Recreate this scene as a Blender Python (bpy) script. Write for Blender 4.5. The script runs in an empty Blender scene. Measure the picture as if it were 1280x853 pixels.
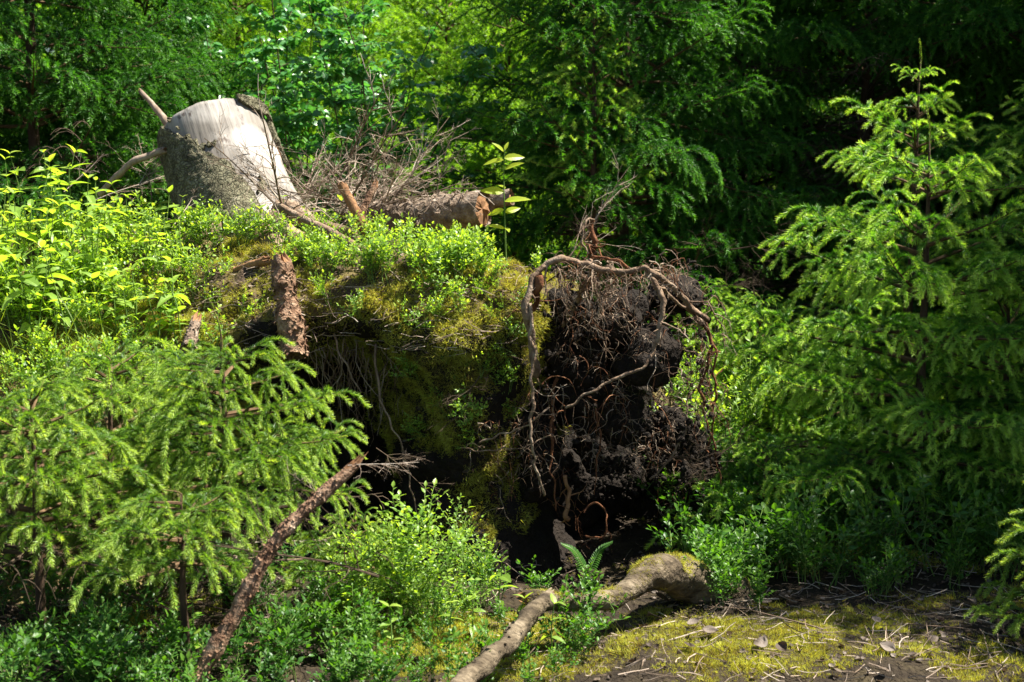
import bpy, math, random
import numpy as np
from mathutils import Vector, Matrix, Euler
from mathutils.bvhtree import BVHTree

scene = bpy.context.scene
col = scene.collection

# ------------------------------------------------------------------ camera
CAM_H, PITCH, FPX = 1.6, math.radians(7.4), 1750.0
cam_data = bpy.data.cameras.new('camera')
cam = bpy.data.objects.new('camera', cam_data)
col.objects.link(cam)
cam.location = (0, 0, CAM_H)
cam.rotation_euler = (math.radians(90) - PITCH, 0, 0)
cam_data.sensor_width = 36
cam_data.lens = FPX / 1280 * 36
cam_data.clip_start = 0.05
cam_data.clip_end = 400
cam_data.dof.use_dof = True
cam_data.dof.focus_distance = 5.6
cam_data.dof.aperture_fstop = 5.0
scene.camera = cam

# ------------------------------------------------------------------ sky and sun
SUN_DIR = Vector((0.50, 0.09, 0.86)).normalized()      # towards the sun
SUN_EL = math.asin(SUN_DIR.z)
world = bpy.data.worlds.new('World')
scene.world = world
world.use_nodes = True
wn = world.node_tree.nodes
sky = wn.new('ShaderNodeTexSky')
sky.sky_type = 'NISHITA'
sky.sun_disc = False
sky.sun_elevation = SUN_EL
sky.sun_rotation = math.atan2(SUN_DIR.x, SUN_DIR.y)
wn['Background'].inputs[1].default_value = 0.05
world.node_tree.links.new(sky.outputs[0], wn['Background'].inputs[0])
sun_data = bpy.data.lights.new('sun', 'SUN')
sun_data.energy = 5.0
sun_data.angle = math.radians(0.5)
sun_data.color = (1.0, 0.95, 0.86)
sun = bpy.data.objects.new('sun', sun_data)
sun.rotation_euler = SUN_DIR.to_track_quat('Z', 'Y').to_euler()
sun.location = (6, 2, 12)
col.objects.link(sun)
vs = scene.view_settings
vs.view_transform = 'Standard'
vs.look = 'None'
vs.exposure = 1.72
vs.gamma = 1.0
vs.use_curve_mapping = False
cy = scene.cycles
cy.max_bounces = 7
cy.diffuse_bounces = 4
cy.glossy_bounces = 2
cy.transmission_bounces = 5
cy.use_denoising = True
cy.caustics_reflective = False
cy.caustics_refractive = False
cy.sample_clamp_indirect = 4

# ------------------------------------------------------------------ noise
def _hash(ix, iy, iz, seed):
    h = (ix.astype(np.uint32) * np.uint32(374761393) + iy.astype(np.uint32) * np.uint32(668265263)
         + iz.astype(np.uint32) * np.uint32(2147483647) + np.uint32(seed * 974711 & 0xffffffff))
    h = (h ^ (h >> np.uint32(13))) * np.uint32(1274126177)
    h = h ^ (h >> np.uint32(16))
    return h.astype(np.float64) / 4294967295.0

def vnoise(p, seed=0):
    p = np.asarray(p, float)
    i = np.floor(p).astype(np.int64)
    f = p - i
    f = f * f * (3 - 2 * f)
    i = i & 0xffffffff
    x, y, z = i[..., 0], i[..., 1], i[..., 2]
    fx, fy, fz = f[..., 0], f[..., 1], f[..., 2]
    r = 0
    for dx in (0, 1):
        wx = fx if dx else 1 - fx
        for dy in (0, 1):
            wy = fy if dy else 1 - fy
            for dz in (0, 1):
                wz = fz if dz else 1 - fz
                r = r + wx * wy * wz * _hash((x + dx) & 0xffffffff, (y + dy) & 0xffffffff, (z + dz) & 0xffffffff, seed)
    return r * 2 - 1

def fbm(p, seed=0, octv=4, gain=0.5, lac=2.03):
    p = np.asarray(p, float)
    a, s, r = 1.0, 0.0, 0
    for o in range(octv):
        r = r + a * vnoise(p * lac ** o, seed + 17 * o)
        s += a
        a *= gain
    return r / s

# ------------------------------------------------------------------ pixel ray helper (placing only)
def ray(px, py):
    dx, dy = (px - 640) / FPX, -(py - 426.5) / FPX
    c, s = math.cos(PITCH), math.sin(PITCH)
    return Vector((dx, c + dy * s, -s + dy * c))

def at(px, py, Y):
    d = ray(px, py)
    return Vector((0, 0, CAM_H)) + d * (Y / d.y)

# ------------------------------------------------------------------ mesh building
class Geo:
    def __init__(s):
        s.v, s.t, s.q, s.tone, s.n, s.tm, s.qm = [], [], [], [], 0, [], []
    def add(s, v, tris=None, quads=None, tone=0.5, mat=0):
        v = np.asarray(v, float).reshape(-1, 3)
        s.v.append(v)
        s.tone.append(np.broadcast_to(np.asarray(tone, float), (len(v),)))
        if tris is not None and len(tris):
            t = np.asarray(tris, np.int64).reshape(-1, 3)
            s.t.append(t + s.n); s.tm.append(np.full(len(t), mat))
        if quads is not None and len(quads):
            q = np.asarray(quads, np.int64).reshape(-1, 4)
            s.q.append(q + s.n); s.qm.append(np.full(len(q), mat))
        s.n += len(v)
        return s
    def arrays(s):
        v = np.concatenate(s.v) if s.v else np.zeros((0, 3))
        t = np.concatenate(s.t) if s.t else np.zeros((0, 3), np.int64)
        q = np.concatenate(s.q) if s.q else np.zeros((0, 4), np.int64)
        tm = np.concatenate(s.tm) if s.tm else np.zeros(0, int)
        qm = np.concatenate(s.qm) if s.qm else np.zeros(0, int)
        return v, t, q, np.concatenate(s.tone) if s.tone else np.zeros(0), tm, qm
    def inst(s, tmpl, mats, pos, tone_add=0.0):
        """copies of another Geo at N places: mats Nx3x3, pos Nx3"""
        v, t, q, tone, tm, qm = tmpl.arrays()
        n = len(pos)
        if n == 0: return s
        V = np.einsum('nij,vj->nvi', np.asarray(mats, float), v) + np.asarray(pos, float)[:, None, :]
        off = (np.arange(n) * len(v))[:, None, None]
        T = (t[None] + off).reshape(-1, 3) if len(t) else None
        Q = (q[None] + off).reshape(-1, 4) if len(q) else None
        tn = np.clip(tone[None] + np.broadcast_to(np.asarray(tone_add, float), (n,))[:, None], 0, 1).reshape(-1)
        s.v.append(V.reshape(-1, 3)); s.tone.append(tn)
        if T is not None: s.t.append(T + s.n); s.tm.append(np.tile(tm, n))
        if Q is not None: s.q.append(Q + s.n); s.qm.append(np.tile(qm, n))
        s.n += n * len(v)
        return s
    def mesh(s, name, mats, smooth=False):
        v, t, q, tone, tm, qm = s.arrays()
        me = bpy.data.meshes.new(name)
        me.vertices.add(len(v)); me.vertices.foreach_set('co', v.astype(np.float32).ravel())
        nl = len(t) * 3 + len(q) * 4
        me.loops.add(nl)
        me.loops.foreach_set('vertex_index', np.concatenate([t.ravel(), q.ravel()]).astype(np.int32))
        me.polygons.add(len(t) + len(q))
        ls = np.concatenate([np.arange(len(t)) * 3, len(t) * 3 + np.arange(len(q)) * 4]).astype(np.int32)
        me.polygons.foreach_set('loop_start', ls)
        if not isinstance(mats, (list, tuple)): mats = [mats]
        for m in mats: me.materials.append(m)
        me.polygons.foreach_set('material_index', np.concatenate([tm, qm]).astype(np.int32))
        if smooth: me.polygons.foreach_set('use_smooth', np.ones(len(t) + len(q), bool))
        else: me.polygons.foreach_set('use_smooth', np.zeros(len(t) + len(q), bool))
        a = me.attributes.new('tone', 'FLOAT', 'POINT')
        a.data.foreach_set('value', tone.astype(np.float32))
        me.update(calc_edges=True)
        me.validate()
        return me

def link(name, me, parent=None, loc=(0, 0, 0), rot=None, scale=None, **props):
    o = bpy.data.objects.new(name, me)
    col.objects.link(o)
    o.location = loc
    if rot is not None: o.rotation_euler = rot
    if scale is not None: o.scale = scale if hasattr(scale, '__len__') else (scale,) * 3
    if parent is not None: o.parent = parent
    for k, v in props.items(): o[k] = v
    return o

def thing(name, label, category, loc=(0, 0, 0), rotz=0, group=None, me=None):
    o = link(name, me, None, loc, (0, 0, rotz))
    o['label'] = label; o['category'] = category
    if group: o['group'] = group
    return o

def copy_tree(o, parent=None):
    c = o.copy(); col.objects.link(c)
    if parent is not None: c.parent = parent
    for ch in list(o.children): copy_tree(ch, c)
    return c

def frames(P):
    P = np.asarray(P, float)
    T = np.gradient(P, axis=0)
    T /= np.linalg.norm(T, axis=1)[:, None] + 1e-9
    ref = np.array([0.0, 0, 1]) if abs(T[0][2]) < 0.9 else np.array([1.0, 0, 0])
    N = np.zeros_like(P)
    n = np.cross(T[0], ref); n /= np.linalg.norm(n)
    for i in range(len(P)):
        n = n - T[i] * np.dot(n, T[i]); n /= np.linalg.norm(n) + 1e-9
        N[i] = n
    return T, N, np.cross(T, N)

def tube(geo, P, R, sides=6, rough=0.0, seed=0, tone=0.5, cap=True, mat=0, freq=8.0, ridges=0.0):
    P = np.asarray(P, float); n = len(P)
    R = np.broadcast_to(np.asarray(R, float), (n,))
    T, N, B = frames(P)
    a = np.linspace(0, 2 * math.pi, sides, endpoint=False)
    D = N[:, None, :] * np.cos(a)[None, :, None] + B[:, None, :] * np.sin(a)[None, :, None]
    V = P[:, None, :] + D * R[:, None, None]
    if rough > 0:
        k = 1 + rough * fbm(V * freq / 1.0, seed, 3)
        if ridges > 0: k = k + ridges * vnoise(np.stack([np.broadcast_to(np.cos(a) * 4, (n, sides)), np.broadcast_to(np.sin(a) * 4, (n, sides)), V[..., 2] * 3], -1), seed + 5)
        V = P[:, None, :] + D * (R[:, None] * k)[..., None]
    i = np.arange(n - 1)[:, None] * sides; j = np.arange(sides)[None]
    j2 = (j + 1) % sides
    Q = np.stack([i + j, i + j2, i + sides + j2, i + sides + j], -1).reshape(-1, 4)
    tt = np.broadcast_to(np.asarray(tone, float), (n,))
    tn = np.repeat(tt, sides)
    V = V.reshape(-1, 3)
    tris = None
    if cap:
        V = np.concatenate([V, P[:1], P[-1:]]); tn = np.concatenate([tn, [tn[0]], [tn[-1]]])
        c0, c1 = n * sides, n * sides + 1
        jj = np.arange(sides); jn = (jj + 1) % sides
        tris = np.concatenate([np.stack([np.full(sides, c0), jn, jj], -1), np.stack([np.full(sides, c1), (n - 1) * sides + jj, (n - 1) * sides + jn], -1)])
    geo.add(V, tris, Q, tn, mat)
    return geo

def smooth_path(pts, n, wob=0.0, seed=0, freq=6.0):
    """Catmull-Rom through pts, n samples, small wobble"""
    p = np.asarray([list(x) for x in pts], float)
    p = np.concatenate([[2 * p[0] - p[1]], p, [2 * p[-1] - p[-2]]])
    m = len(p) - 3
    u = np.linspace(0, m - 1e-6, n); k = u.astype(int); f = (u - k)[:, None]
    a, b, c, d = p[k], p[k + 1], p[k + 2], p[k + 3]
    r = 0.5 * (2 * b + (c - a) * f + (2 * a - 5 * b + 4 * c - d) * f ** 2 + (3 * b - a - 3 * c + d) * f ** 3)
    if wob > 0:
        w = np.stack([fbm(r * freq, seed + s, 3) for s in (1, 2, 3)], -1) * wob
        r = r + w * np.minimum(1, np.linspace(0, n / 3, n))[:, None]
    return r

def stem_path(p0, d, ln, n, r, wob=0.12, grav=0.0):
    P = [np.array(p0, float)]; d = np.array(d, float)
    for i in range(n):
        d = d + r.normal(0, wob, 3) + np.array([0, 0, grav]); d /= np.linalg.norm(d); P.append(P[-1] + d * ln / n)
    return np.array(P)

def rot_to(dirs, up=(0, 0, 1), roll=None, scale=None):
    """N matrices whose +X goes along dirs and +Z is near up"""
    X = np.asarray(dirs, float); X = X / (np.linalg.norm(X, axis=1)[:, None] + 1e-9)
    U = np.broadcast_to(np.asarray(up, float), X.shape)
    Y = np.cross(U, X); L = np.linalg.norm(Y, axis=1)
    Y[L < 1e-3] = (0, 1, 0); Y /= np.linalg.norm(Y, axis=1)[:, None]
    Z = np.cross(X, Y)
    if roll is not None:
        c, s = np.cos(roll)[:, None], np.sin(roll)[:, None]
        Y, Z = Y * c + Z * s, -Y * s + Z * c
    M = np.stack([X, Y, Z], -1)
    if scale is not None: M = M * np.asarray(scale, float)[:, None, None]
    return M

# ------------------------------------------------------------------ materials
def new_mat(name):
    m = bpy.data.materials.new(name); m.use_nodes = True
    nt = m.node_tree; nt.nodes.clear()
    return m, nt, nt.nodes, nt.links

def ramp(nodes, stops, interp='LINEAR'):
    r = nodes.new('ShaderNodeValToRGB'); r.color_ramp.interpolation = interp
    e = r.color_ramp.elements
    while len(e) < len(stops): e.new(0.5)
    for k, (p, c) in enumerate(stops):
        e[k].position = p; e[k].color = (*c, 1)
    return r

def leaf_material(name, stops, rough=0.45, trans=0.4, tcol=(1.25, 1.15, 0.35), spec=0.4, var=0.25, nscale=3.0):
    m, nt, N, L = new_mat(name)
    at_ = N.new('ShaderNodeAttribute'); at_.attribute_name = 'tone'
    geo = N.new('ShaderNodeNewGeometry'); info = N.new('ShaderNodeObjectInfo')
    tc = N.new('ShaderNodeNewGeometry')
    nz = N.new('ShaderNodeTexNoise'); nz.inputs['Scale'].default_value = nscale; nz.inputs['Detail'].default_value = 2
    L.new(tc.outputs['Position'], nz.inputs['Vector'])
    mm = N.new('ShaderNodeMath'); mm.operation = 'MULTIPLY_ADD'; mm.inputs[1].default_value = var * 2; mm.inputs[2].default_value = -var
    L.new(nz.outputs[0], mm.inputs[0])
    m2 = N.new('ShaderNodeMath'); m2.operation = 'MULTIPLY_ADD'; m2.inputs[1].default_value = 0.16; m2.inputs[2].default_value = -0.08
    L.new(geo.outputs['Random Per Island'], m2.inputs[0])
    s1 = N.new('ShaderNodeMath'); s1.operation = 'ADD'; L.new(at_.outputs['Fac'], s1.inputs[0]); L.new(mm.outputs[0], s1.inputs[1])
    s2 = N.new('ShaderNodeMath'); s2.operation = 'ADD'; L.new(s1.outputs[0], s2.inputs[0]); L.new(m2.outputs[0], s2.inputs[1])
    r = ramp(N, stops); L.new(s2.outputs[0], r.inputs[0])
    b = N.new('ShaderNodeBsdfPrincipled'); b.inputs['Roughness'].default_value = rough
    b.inputs['Specular IOR Level'].default_value = spec
    L.new(r.outputs[0], b.inputs['Base Color'])
    tb = N.new('ShaderNodeBsdfTranslucent')
    mul = N.new('ShaderNodeMix'); mul.data_type = 'RGBA'; mul.blend_type = 'MULTIPLY'; mul.inputs[0].default_value = 1
    mul.clamp_result = False
    L.new(r.outputs[0], mul.inputs[6]); mul.inputs[7].default_value = (*[c * 1.6 for c in tcol], 1)
    L.new(mul.outputs[2], tb.inputs[0])
    mx = N.new('ShaderNodeMixShader'); mx.inputs[0].default_value = trans
    L.new(b.outputs[0], mx.inputs[1]); L.new(tb.outputs[0], mx.inputs[2])
    o = N.new('ShaderNodeOutputMaterial'); L.new(mx.outputs[0], o.inputs[0])
    return m

def rough_material(name, stops, scale=20, rough=0.9, bump=0.5, dist=0.01, stretch=(1, 1, 1), detail=8, use_tone=0.0, spec=0.2, scale2=None):
    m, nt, N, L = new_mat(name)
    tc = N.new('ShaderNodeTexCoord'); mp = N.new('ShaderNodeMapping'); mp.inputs['Scale'].default_value = stretch
    L.new(tc.outputs['Object'], mp.inputs[0])
    nz = N.new('ShaderNodeTexNoise'); nz.inputs['Scale'].default_value = scale; nz.inputs['Detail'].default_value = detail
    nz.inputs['Roughness'].default_value = 0.62
    L.new(mp.outputs[0], nz.inputs['Vector'])
    fac = nz.outputs[0]
    if use_tone:
        at_ = N.new('ShaderNodeAttribute'); at_.attribute_name = 'tone'
        a = N.new('ShaderNodeMath'); a.operation = 'MULTIPLY_ADD'; a.inputs[1].default_value = use_tone; 
        L.new(at_.outputs['Fac'], a.inputs[0]); 
        b0 = N.new('ShaderNodeMath'); b0.operation = 'ADD'; b0.inputs[1].default_value = -0.5 * use_tone
        L.new(nz.outputs[0], b0.inputs[0]); L.new(b0.outputs[0], a.inputs[2]); fac = a.outputs[0]
    r = ramp(N, stops); L.new(fac, r.inputs[0])
    b = N.new('ShaderNodeBsdfPrincipled'); b.inputs['Roughness'].default_value = rough
    b.inputs['Specular IOR Level'].default_value = spec
    L.new(r.outputs[0], b.inputs['Base Color'])
    n2 = N.new('ShaderNodeTexNoise'); n2.inputs['Scale'].default_value = scale2 or scale * 3; n2.inputs['Detail'].default_value = 6
    L.new(mp.outputs[0], n2.inputs['Vector'])
    bp = N.new('ShaderNodeBump'); bp.inputs['Strength'].default_value = bump; bp.inputs['Distance'].default_value = dist
    L.new(n2.outputs[0], bp.inputs['Height']); L.new(bp.outputs[0], b.inputs['Normal'])
    o = N.new('ShaderNodeOutputMaterial'); L.new(b.outputs[0], o.inputs[0])
    return m

M = {}
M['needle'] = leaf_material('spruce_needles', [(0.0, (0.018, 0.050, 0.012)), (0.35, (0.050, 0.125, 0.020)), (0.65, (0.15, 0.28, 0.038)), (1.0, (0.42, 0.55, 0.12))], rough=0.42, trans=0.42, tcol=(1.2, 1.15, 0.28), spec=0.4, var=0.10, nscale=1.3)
M['needle_dark'] = leaf_material('shade_tinted_spruce_needles', [(0.0, (0.008, 0.030, 0.010)), (0.4, (0.024, 0.090, 0.016)), (0.7, (0.055, 0.17, 0.02)), (1.0, (0.13, 0.30, 0.035))], rough=0.5, trans=0.33, tcol=(1.05, 1.2, 0.28), spec=0.25, var=0.12, nscale=0.8)  # background needles with forest shade put into the colour
M['needle_far'] = leaf_material('sunlit_spruce_needles', [(0.0, (0.035, 0.11, 0.012)), (0.4, (0.10, 0.24, 0.022)), (1.0, (0.32, 0.48, 0.045))], rough=0.45, trans=0.46, tcol=(1.1, 1.15, 0.28), var=0.15, nscale=0.8)  # brighter needle copy, sunlight put into the colour of the far trees
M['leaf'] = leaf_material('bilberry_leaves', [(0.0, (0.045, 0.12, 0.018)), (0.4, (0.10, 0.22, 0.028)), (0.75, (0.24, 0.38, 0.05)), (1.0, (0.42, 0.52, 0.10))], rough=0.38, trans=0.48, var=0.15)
M['leaf_dark'] = leaf_material('shaded_bilberry_leaves', [(0.0, (0.020, 0.065, 0.012)), (0.5, (0.045, 0.13, 0.018)), (1.0, (0.14, 0.27, 0.028))], rough=0.40, trans=0.4, spec=.3, var=0.14, tcol=(1.0, 1.15, 0.3))  # dark copy of the bilberry leaves, shade put into the colour
M['herb'] = leaf_material('herb_leaves', [(0.0, (0.12, 0.23, 0.035)), (0.5, (0.22, 0.36, 0.055)), (1.0, (0.38, 0.50, 0.08))], rough=0.42, trans=0.52, var=0.12)
M['birch'] = leaf_material('birch_leaves', [(0.0, (0.035, 0.14, 0.035)), (0.5, (0.075, 0.23, 0.055)), (1.0, (0.22, 0.38, 0.06))], rough=0.33, trans=0.35, spec=0.6, var=0.2, tcol=(1.0, 1.15, 0.45))  # base colour lifted to stand in for sky reflected on the leaves
M['sapling'] = leaf_material('sapling_leaves', [(0.0, (0.28, 0.42, 0.03)), (1.0, (0.50, 0.58, 0.05))], rough=0.4, trans=0.6, var=0.1)
M['moss'] = leaf_material('moss', [(0.0, (0.10, 0.07, 0.028)), (0.3, (0.22, 0.18, 0.045)), (0.5, (0.33, 0.34, 0.055)), (0.75, (0.45, 0.48, 0.08)), (1.0, (0.56, 0.50, 0.22))], rough=0.8, trans=0.35, spec=0.1, var=0.42, nscale=7.0, tcol=(1.1, 1.0, 0.4))
M['grass'] = leaf_material('grass_blades', [(0.0, (0.07, 0.14, 0.02)), (1.0, (0.22, 0.30, 0.04))], rough=0.5, trans=0.4)
M['litter'] = leaf_material('dry_leaf', [(0.0, (0.05, 0.033, 0.022)), (0.5, (0.10, 0.07, 0.045)), (1.0, (0.18, 0.145, 0.115))], rough=0.7, trans=0.15, tcol=(1, .8, .5), var=0.3, nscale=20)
M['ground'] = rough_material('forest_soil', [(0.25, (0.012, 0.008, 0.005)), (0.5, (0.030, 0.021, 0.012)), (0.68, (0.055, 0.042, 0.020)), (0.85, (0.10, 0.07, 0.04))], scale=9, bump=0.9, dist=0.03, scale2=60)
M['peat'] = rough_material('peat_soil', [(0.3, (0.008, 0.0055, 0.0035)), (0.55, (0.017, 0.012, 0.008)), (0.85, (0.042, 0.030, 0.019))], scale=14, bump=1.0, dist=0.02, scale2=70)
M['litter_soil'] = rough_material('mound_litter', [(0.2, (0.02, 0.013, 0.008)), (0.45, (0.075, 0.05, 0.03)), (0.6, (0.14, 0.11, 0.035)), (0.8, (0.24, 0.18, 0.10))], scale=12, bump=0.9, dist=0.02, scale2=80)
M['bark'] = rough_material('spruce_bark', [(0.3, (0.03, 0.018, 0.011)), (0.6, (0.085, 0.052, 0.032)), (0.85, (0.17, 0.12, 0.08))], scale=18, bump=0.9, dist=0.01, stretch=(1, 1, 0.35), use_tone=0.3)
M['twig'] = rough_material('spruce_twig', [(0.3, (0.06, 0.035, 0.018)), (0.7, (0.16, 0.10, 0.05))], scale=25, bump=0.4, dist=0.003)
M['deadtwig'] = rough_material('dead_twig', [(0.3, (0.13, 0.09, 0.06)), (0.55, (0.30, 0.23, 0.17)), (0.85, (0.48, 0.41, 0.33))], scale=25, bump=0.4, dist=0.003, use_tone=0.5)
M['darktwig'] = rough_material('dark_dead_twig', [(0.3, (0.03, 0.02, 0.012)), (0.7, (0.10, 0.07, 0.045))], scale=20, bump=0.4, dist=0.003)
M['root'] = rough_material('weathered_root', [(0.25, (0.07, 0.04, 0.025)), (0.5, (0.20, 0.135, 0.085)), (0.75, (0.38, 0.30, 0.22))], scale=22, bump=0.9, dist=0.008, scale2=80, use_tone=0.5)
M['deadroot'] = rough_material('dead_root_wood', [(0.30, (0.022, 0.016, 0.010)), (0.46, (0.075, 0.056, 0.034)), (0.58, (0.16, 0.125, 0.08)), (0.74, (0.32, 0.26, 0.18))], scale=17, bump=1.0, dist=0.014, scale2=75, detail=10, stretch=(.5, 1, 1))
M['redroot'] = rough_material('red_brown_root', [(0.3, (0.06, 0.022, 0.010)), (0.6, (0.18, 0.075, 0.032)), (0.85, (0.32, 0.17, 0.09))], scale=25, bump=0.9, dist=0.008, use_tone=0.3)
M['herbstem'] = rough_material('herb_stem', [(0.3, (0.08, 0.15, 0.03)), (0.7, (0.16, 0.24, 0.05))], scale=10, bump=0.1)
M['rotwood'] = rough_material('broken_wood', [(0.3, (0.10, 0.045, 0.02)), (0.6, (0.28, 0.15, 0.07)), (0.85, (0.42, 0.27, 0.15))], scale=16, bump=0.9, dist=0.01, stretch=(1, 1, 0.3))
M['loghole'] = rough_material('log_cut', [(0.3, (0.20, 0.11, 0.05)), (0.7, (0.42, 0.26, 0.13))], scale=14, bump=0.4, dist=0.004)
M['logbark'] = rough_material('log_bark', [(0.25, (0.06, 0.042, 0.028)), (0.5, (0.20, 0.145, 0.10)), (0.75, (0.40, 0.33, 0.26))], scale=26, bump=1.0, dist=0.012, use_tone=0.2)

def stump_wood():
    m, nt, N, L = new_mat('bare_stump_wood')
    tc = N.new('ShaderNodeTexCoord'); mp = N.new('ShaderNodeMapping'); mp.inputs['Scale'].default_value = (1, 1, 0.07)
    L.new(tc.outputs['Object'], mp.inputs[0])
    g = N.new('ShaderNodeTexNoise'); g.inputs['Scale'].default_value = 55; g.inputs['Detail'].default_value = 7; L.new(mp.outputs[0], g.inputs['Vector'])
    r = ramp(N, [(0.2, (0.27, 0.25, 0.225)), (0.5, (0.385, 0.36, 0.325)), (0.8, (0.49, 0.465, 0.425))]); L.new(g.outputs[0], r.inputs[0])
    st = N.new('ShaderNodeTexNoise'); st.inputs['Scale'].default_value = 13; st.inputs['Detail'].default_value = 5; st.inputs['Roughness'].default_value = .7
    mp2 = N.new('ShaderNodeMapping'); mp2.inputs['Scale'].default_value = (1, 1, 0.6); L.new(tc.outputs['Object'], mp2.inputs[0]); L.new(mp2.outputs[0], st.inputs['Vector'])
    r2 = ramp(N, [(0.57, (0, 0, 0)), (0.66, (1, 1, 1))]); L.new(st.outputs[0], r2.inputs[0])
    bl = N.new('ShaderNodeMix'); bl.data_type = 'RGBA'; L.new(r2.outputs[0], bl.inputs[0]); L.new(r.outputs[0], bl.inputs[6]); bl.inputs[7].default_value = (0.13, 0.10, 0.08, 1)
    st2 = N.new('ShaderNodeTexNoise'); st2.inputs['Scale'].default_value = 4.2; st2.inputs['Detail'].default_value = 4; L.new(tc.outputs['Object'], st2.inputs['Vector'])
    r3 = ramp(N, [(0.36, (1.05, 1.03, 1.0)), (0.46, (0.80, 0.77, 0.73)), (0.56, (0.48, 0.45, 0.41))]); L.new(st2.outputs[0], r3.inputs[0])
    b3 = N.new('ShaderNodeMix'); b3.data_type = 'RGBA'; b3.blend_type = 'MULTIPLY'; b3.inputs[0].default_value = 1
    L.new(bl.outputs[2], b3.inputs[6]); L.new(r3.outputs[0], b3.inputs[7])
    mp4 = N.new('ShaderNodeMapping'); mp4.inputs['Scale'].default_value = (1, 1, 0.05); L.new(tc.outputs['Object'], mp4.inputs[0])
    ck = N.new('ShaderNodeTexNoise'); ck.inputs['Scale'].default_value = 38; ck.inputs['Detail'].default_value = 3; L.new(mp4.outputs[0], ck.inputs['Vector'])
    rc = ramp(N, [(0.485, (1, 1, 1)), (0.5, (0.35, 0.3, 0.26)), (0.515, (1, 1, 1))]); L.new(ck.outputs[0], rc.inputs[0])
    ckm = N.new('ShaderNodeTexNoise'); ckm.inputs['Scale'].default_value = 5; L.new(tc.outputs['Object'], ckm.inputs['Vector'])
    rm = ramp(N, [(0.5, (0, 0, 0)), (0.6, (1, 1, 1))]); L.new(ckm.outputs[0], rm.inputs[0])
    b4 = N.new('ShaderNodeMix'); b4.data_type = 'RGBA'; b4.blend_type = 'MULTIPLY'; L.new(rm.outputs[0], b4.inputs[0]); L.new(b3.outputs[2], b4.inputs[6]); L.new(rc.outputs[0], b4.inputs[7])
    b3 = b4
    b = N.new('ShaderNodeBsdfPrincipled'); b.inputs['Roughness'].default_value = 0.62; b.inputs['Specular IOR Level'].default_value = 0.35
    L.new(b3.outputs[2], b.inputs['Base Color'])
    bp = N.new('ShaderNodeBump'); bp.inputs['Strength'].default_value = 0.5; bp.inputs['Distance'].default_value = 0.006
    L.new(g.outputs[0], bp.inputs['Height']); L.new(bp.outputs[0], b.inputs['Normal'])
    o = N.new('ShaderNodeOutputMaterial'); L.new(b.outputs[0], o.inputs[0])
    return m
M['stumpwood'] = stump_wood()

def plated_bark(name, c0, c1, c2, scale=30):
    m, nt, N, L = new_mat(name)
    tc = N.new('ShaderNodeTexCoord')
    vo = N.new('ShaderNodeTexVoronoi'); vo.feature = 'DISTANCE_TO_EDGE'; vo.inputs['Scale'].default_value = scale
    wn_ = N.new('ShaderNodeTexNoise'); wn_.inputs['Scale'].default_value = 12; L.new(tc.outputs['Object'], wn_.inputs['Vector'])
    mix = N.new('ShaderNodeMix'); mix.data_type = 'RGBA'; mix.blend_type = 'LINEAR_LIGHT'; mix.inputs[0].default_value = 0.06
    L.new(tc.outputs['Object'], mix.inputs[6]); L.new(wn_.outputs['Color'], mix.inputs[7]); L.new(mix.outputs[2], vo.inputs['Vector'])
    nz = N.new('ShaderNodeTexNoise'); nz.inputs['Scale'].default_value = 16; nz.inputs['Detail'].default_value = 8; nz.inputs['Roughness'].default_value = .7
    L.new(tc.outputs['Object'], nz.inputs['Vector'])
    r = ramp(N, [(0.3, c0), (0.5, c1), (0.72, c2)]); L.new(nz.outputs[0], r.inputs[0])
    rv = ramp(N, [(0.0, (0.45, 0.42, 0.38)), (0.16, (1, 1, 1))]); L.new(vo.outputs[0], rv.inputs[0])
    b3 = N.new('ShaderNodeMix'); b3.data_type = 'RGBA'; b3.blend_type = 'MULTIPLY'; b3.inputs[0].default_value = 1
    L.new(r.outputs[0], b3.inputs[6]); L.new(rv.outputs[0], b3.inputs[7])
    b = N.new('ShaderNodeBsdfPrincipled'); b.inputs['Roughness'].default_value = 0.9; b.inputs['Specular IOR Level'].default_value = 0.15
    L.new(b3.outputs[2], b.inputs['Base Color'])
    ad = N.new('ShaderNodeMath'); ad.operation = 'MULTIPLY_ADD'; ad.inputs[1].default_value = 0.8; L.new(rv.outputs[0], ad.inputs[0]); L.new(nz.outputs[0], ad.inputs[2])
    bp = N.new('ShaderNodeBump'); bp.inputs['Strength'].default_value = 0.9; bp.inputs['Distance'].default_value = 0.012
    L.new(ad.outputs[0], bp.inputs['Height']); L.new(bp.outputs[0], b.inputs['Normal'])
    o = N.new('ShaderNodeOutputMaterial'); L.new(b.outputs[0], o.inputs[0])
    return m
M['stumpbark'] = plated_bark('grey_green_plated_bark', (0.05, 0.045, 0.03), (0.15, 0.14, 0.085), (0.30, 0.28, 0.19), 52)
M['redbark'] = rough_material('flaky_red_bark', [(0.28, (0.05, 0.026, 0.015)), (0.44, (0.16, 0.088, 0.050)), (0.58, (0.29, 0.185, 0.115)), (0.75, (0.46, 0.35, 0.25))], scale=28, bump=1.0, dist=0.015, scale2=90, detail=10)

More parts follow.
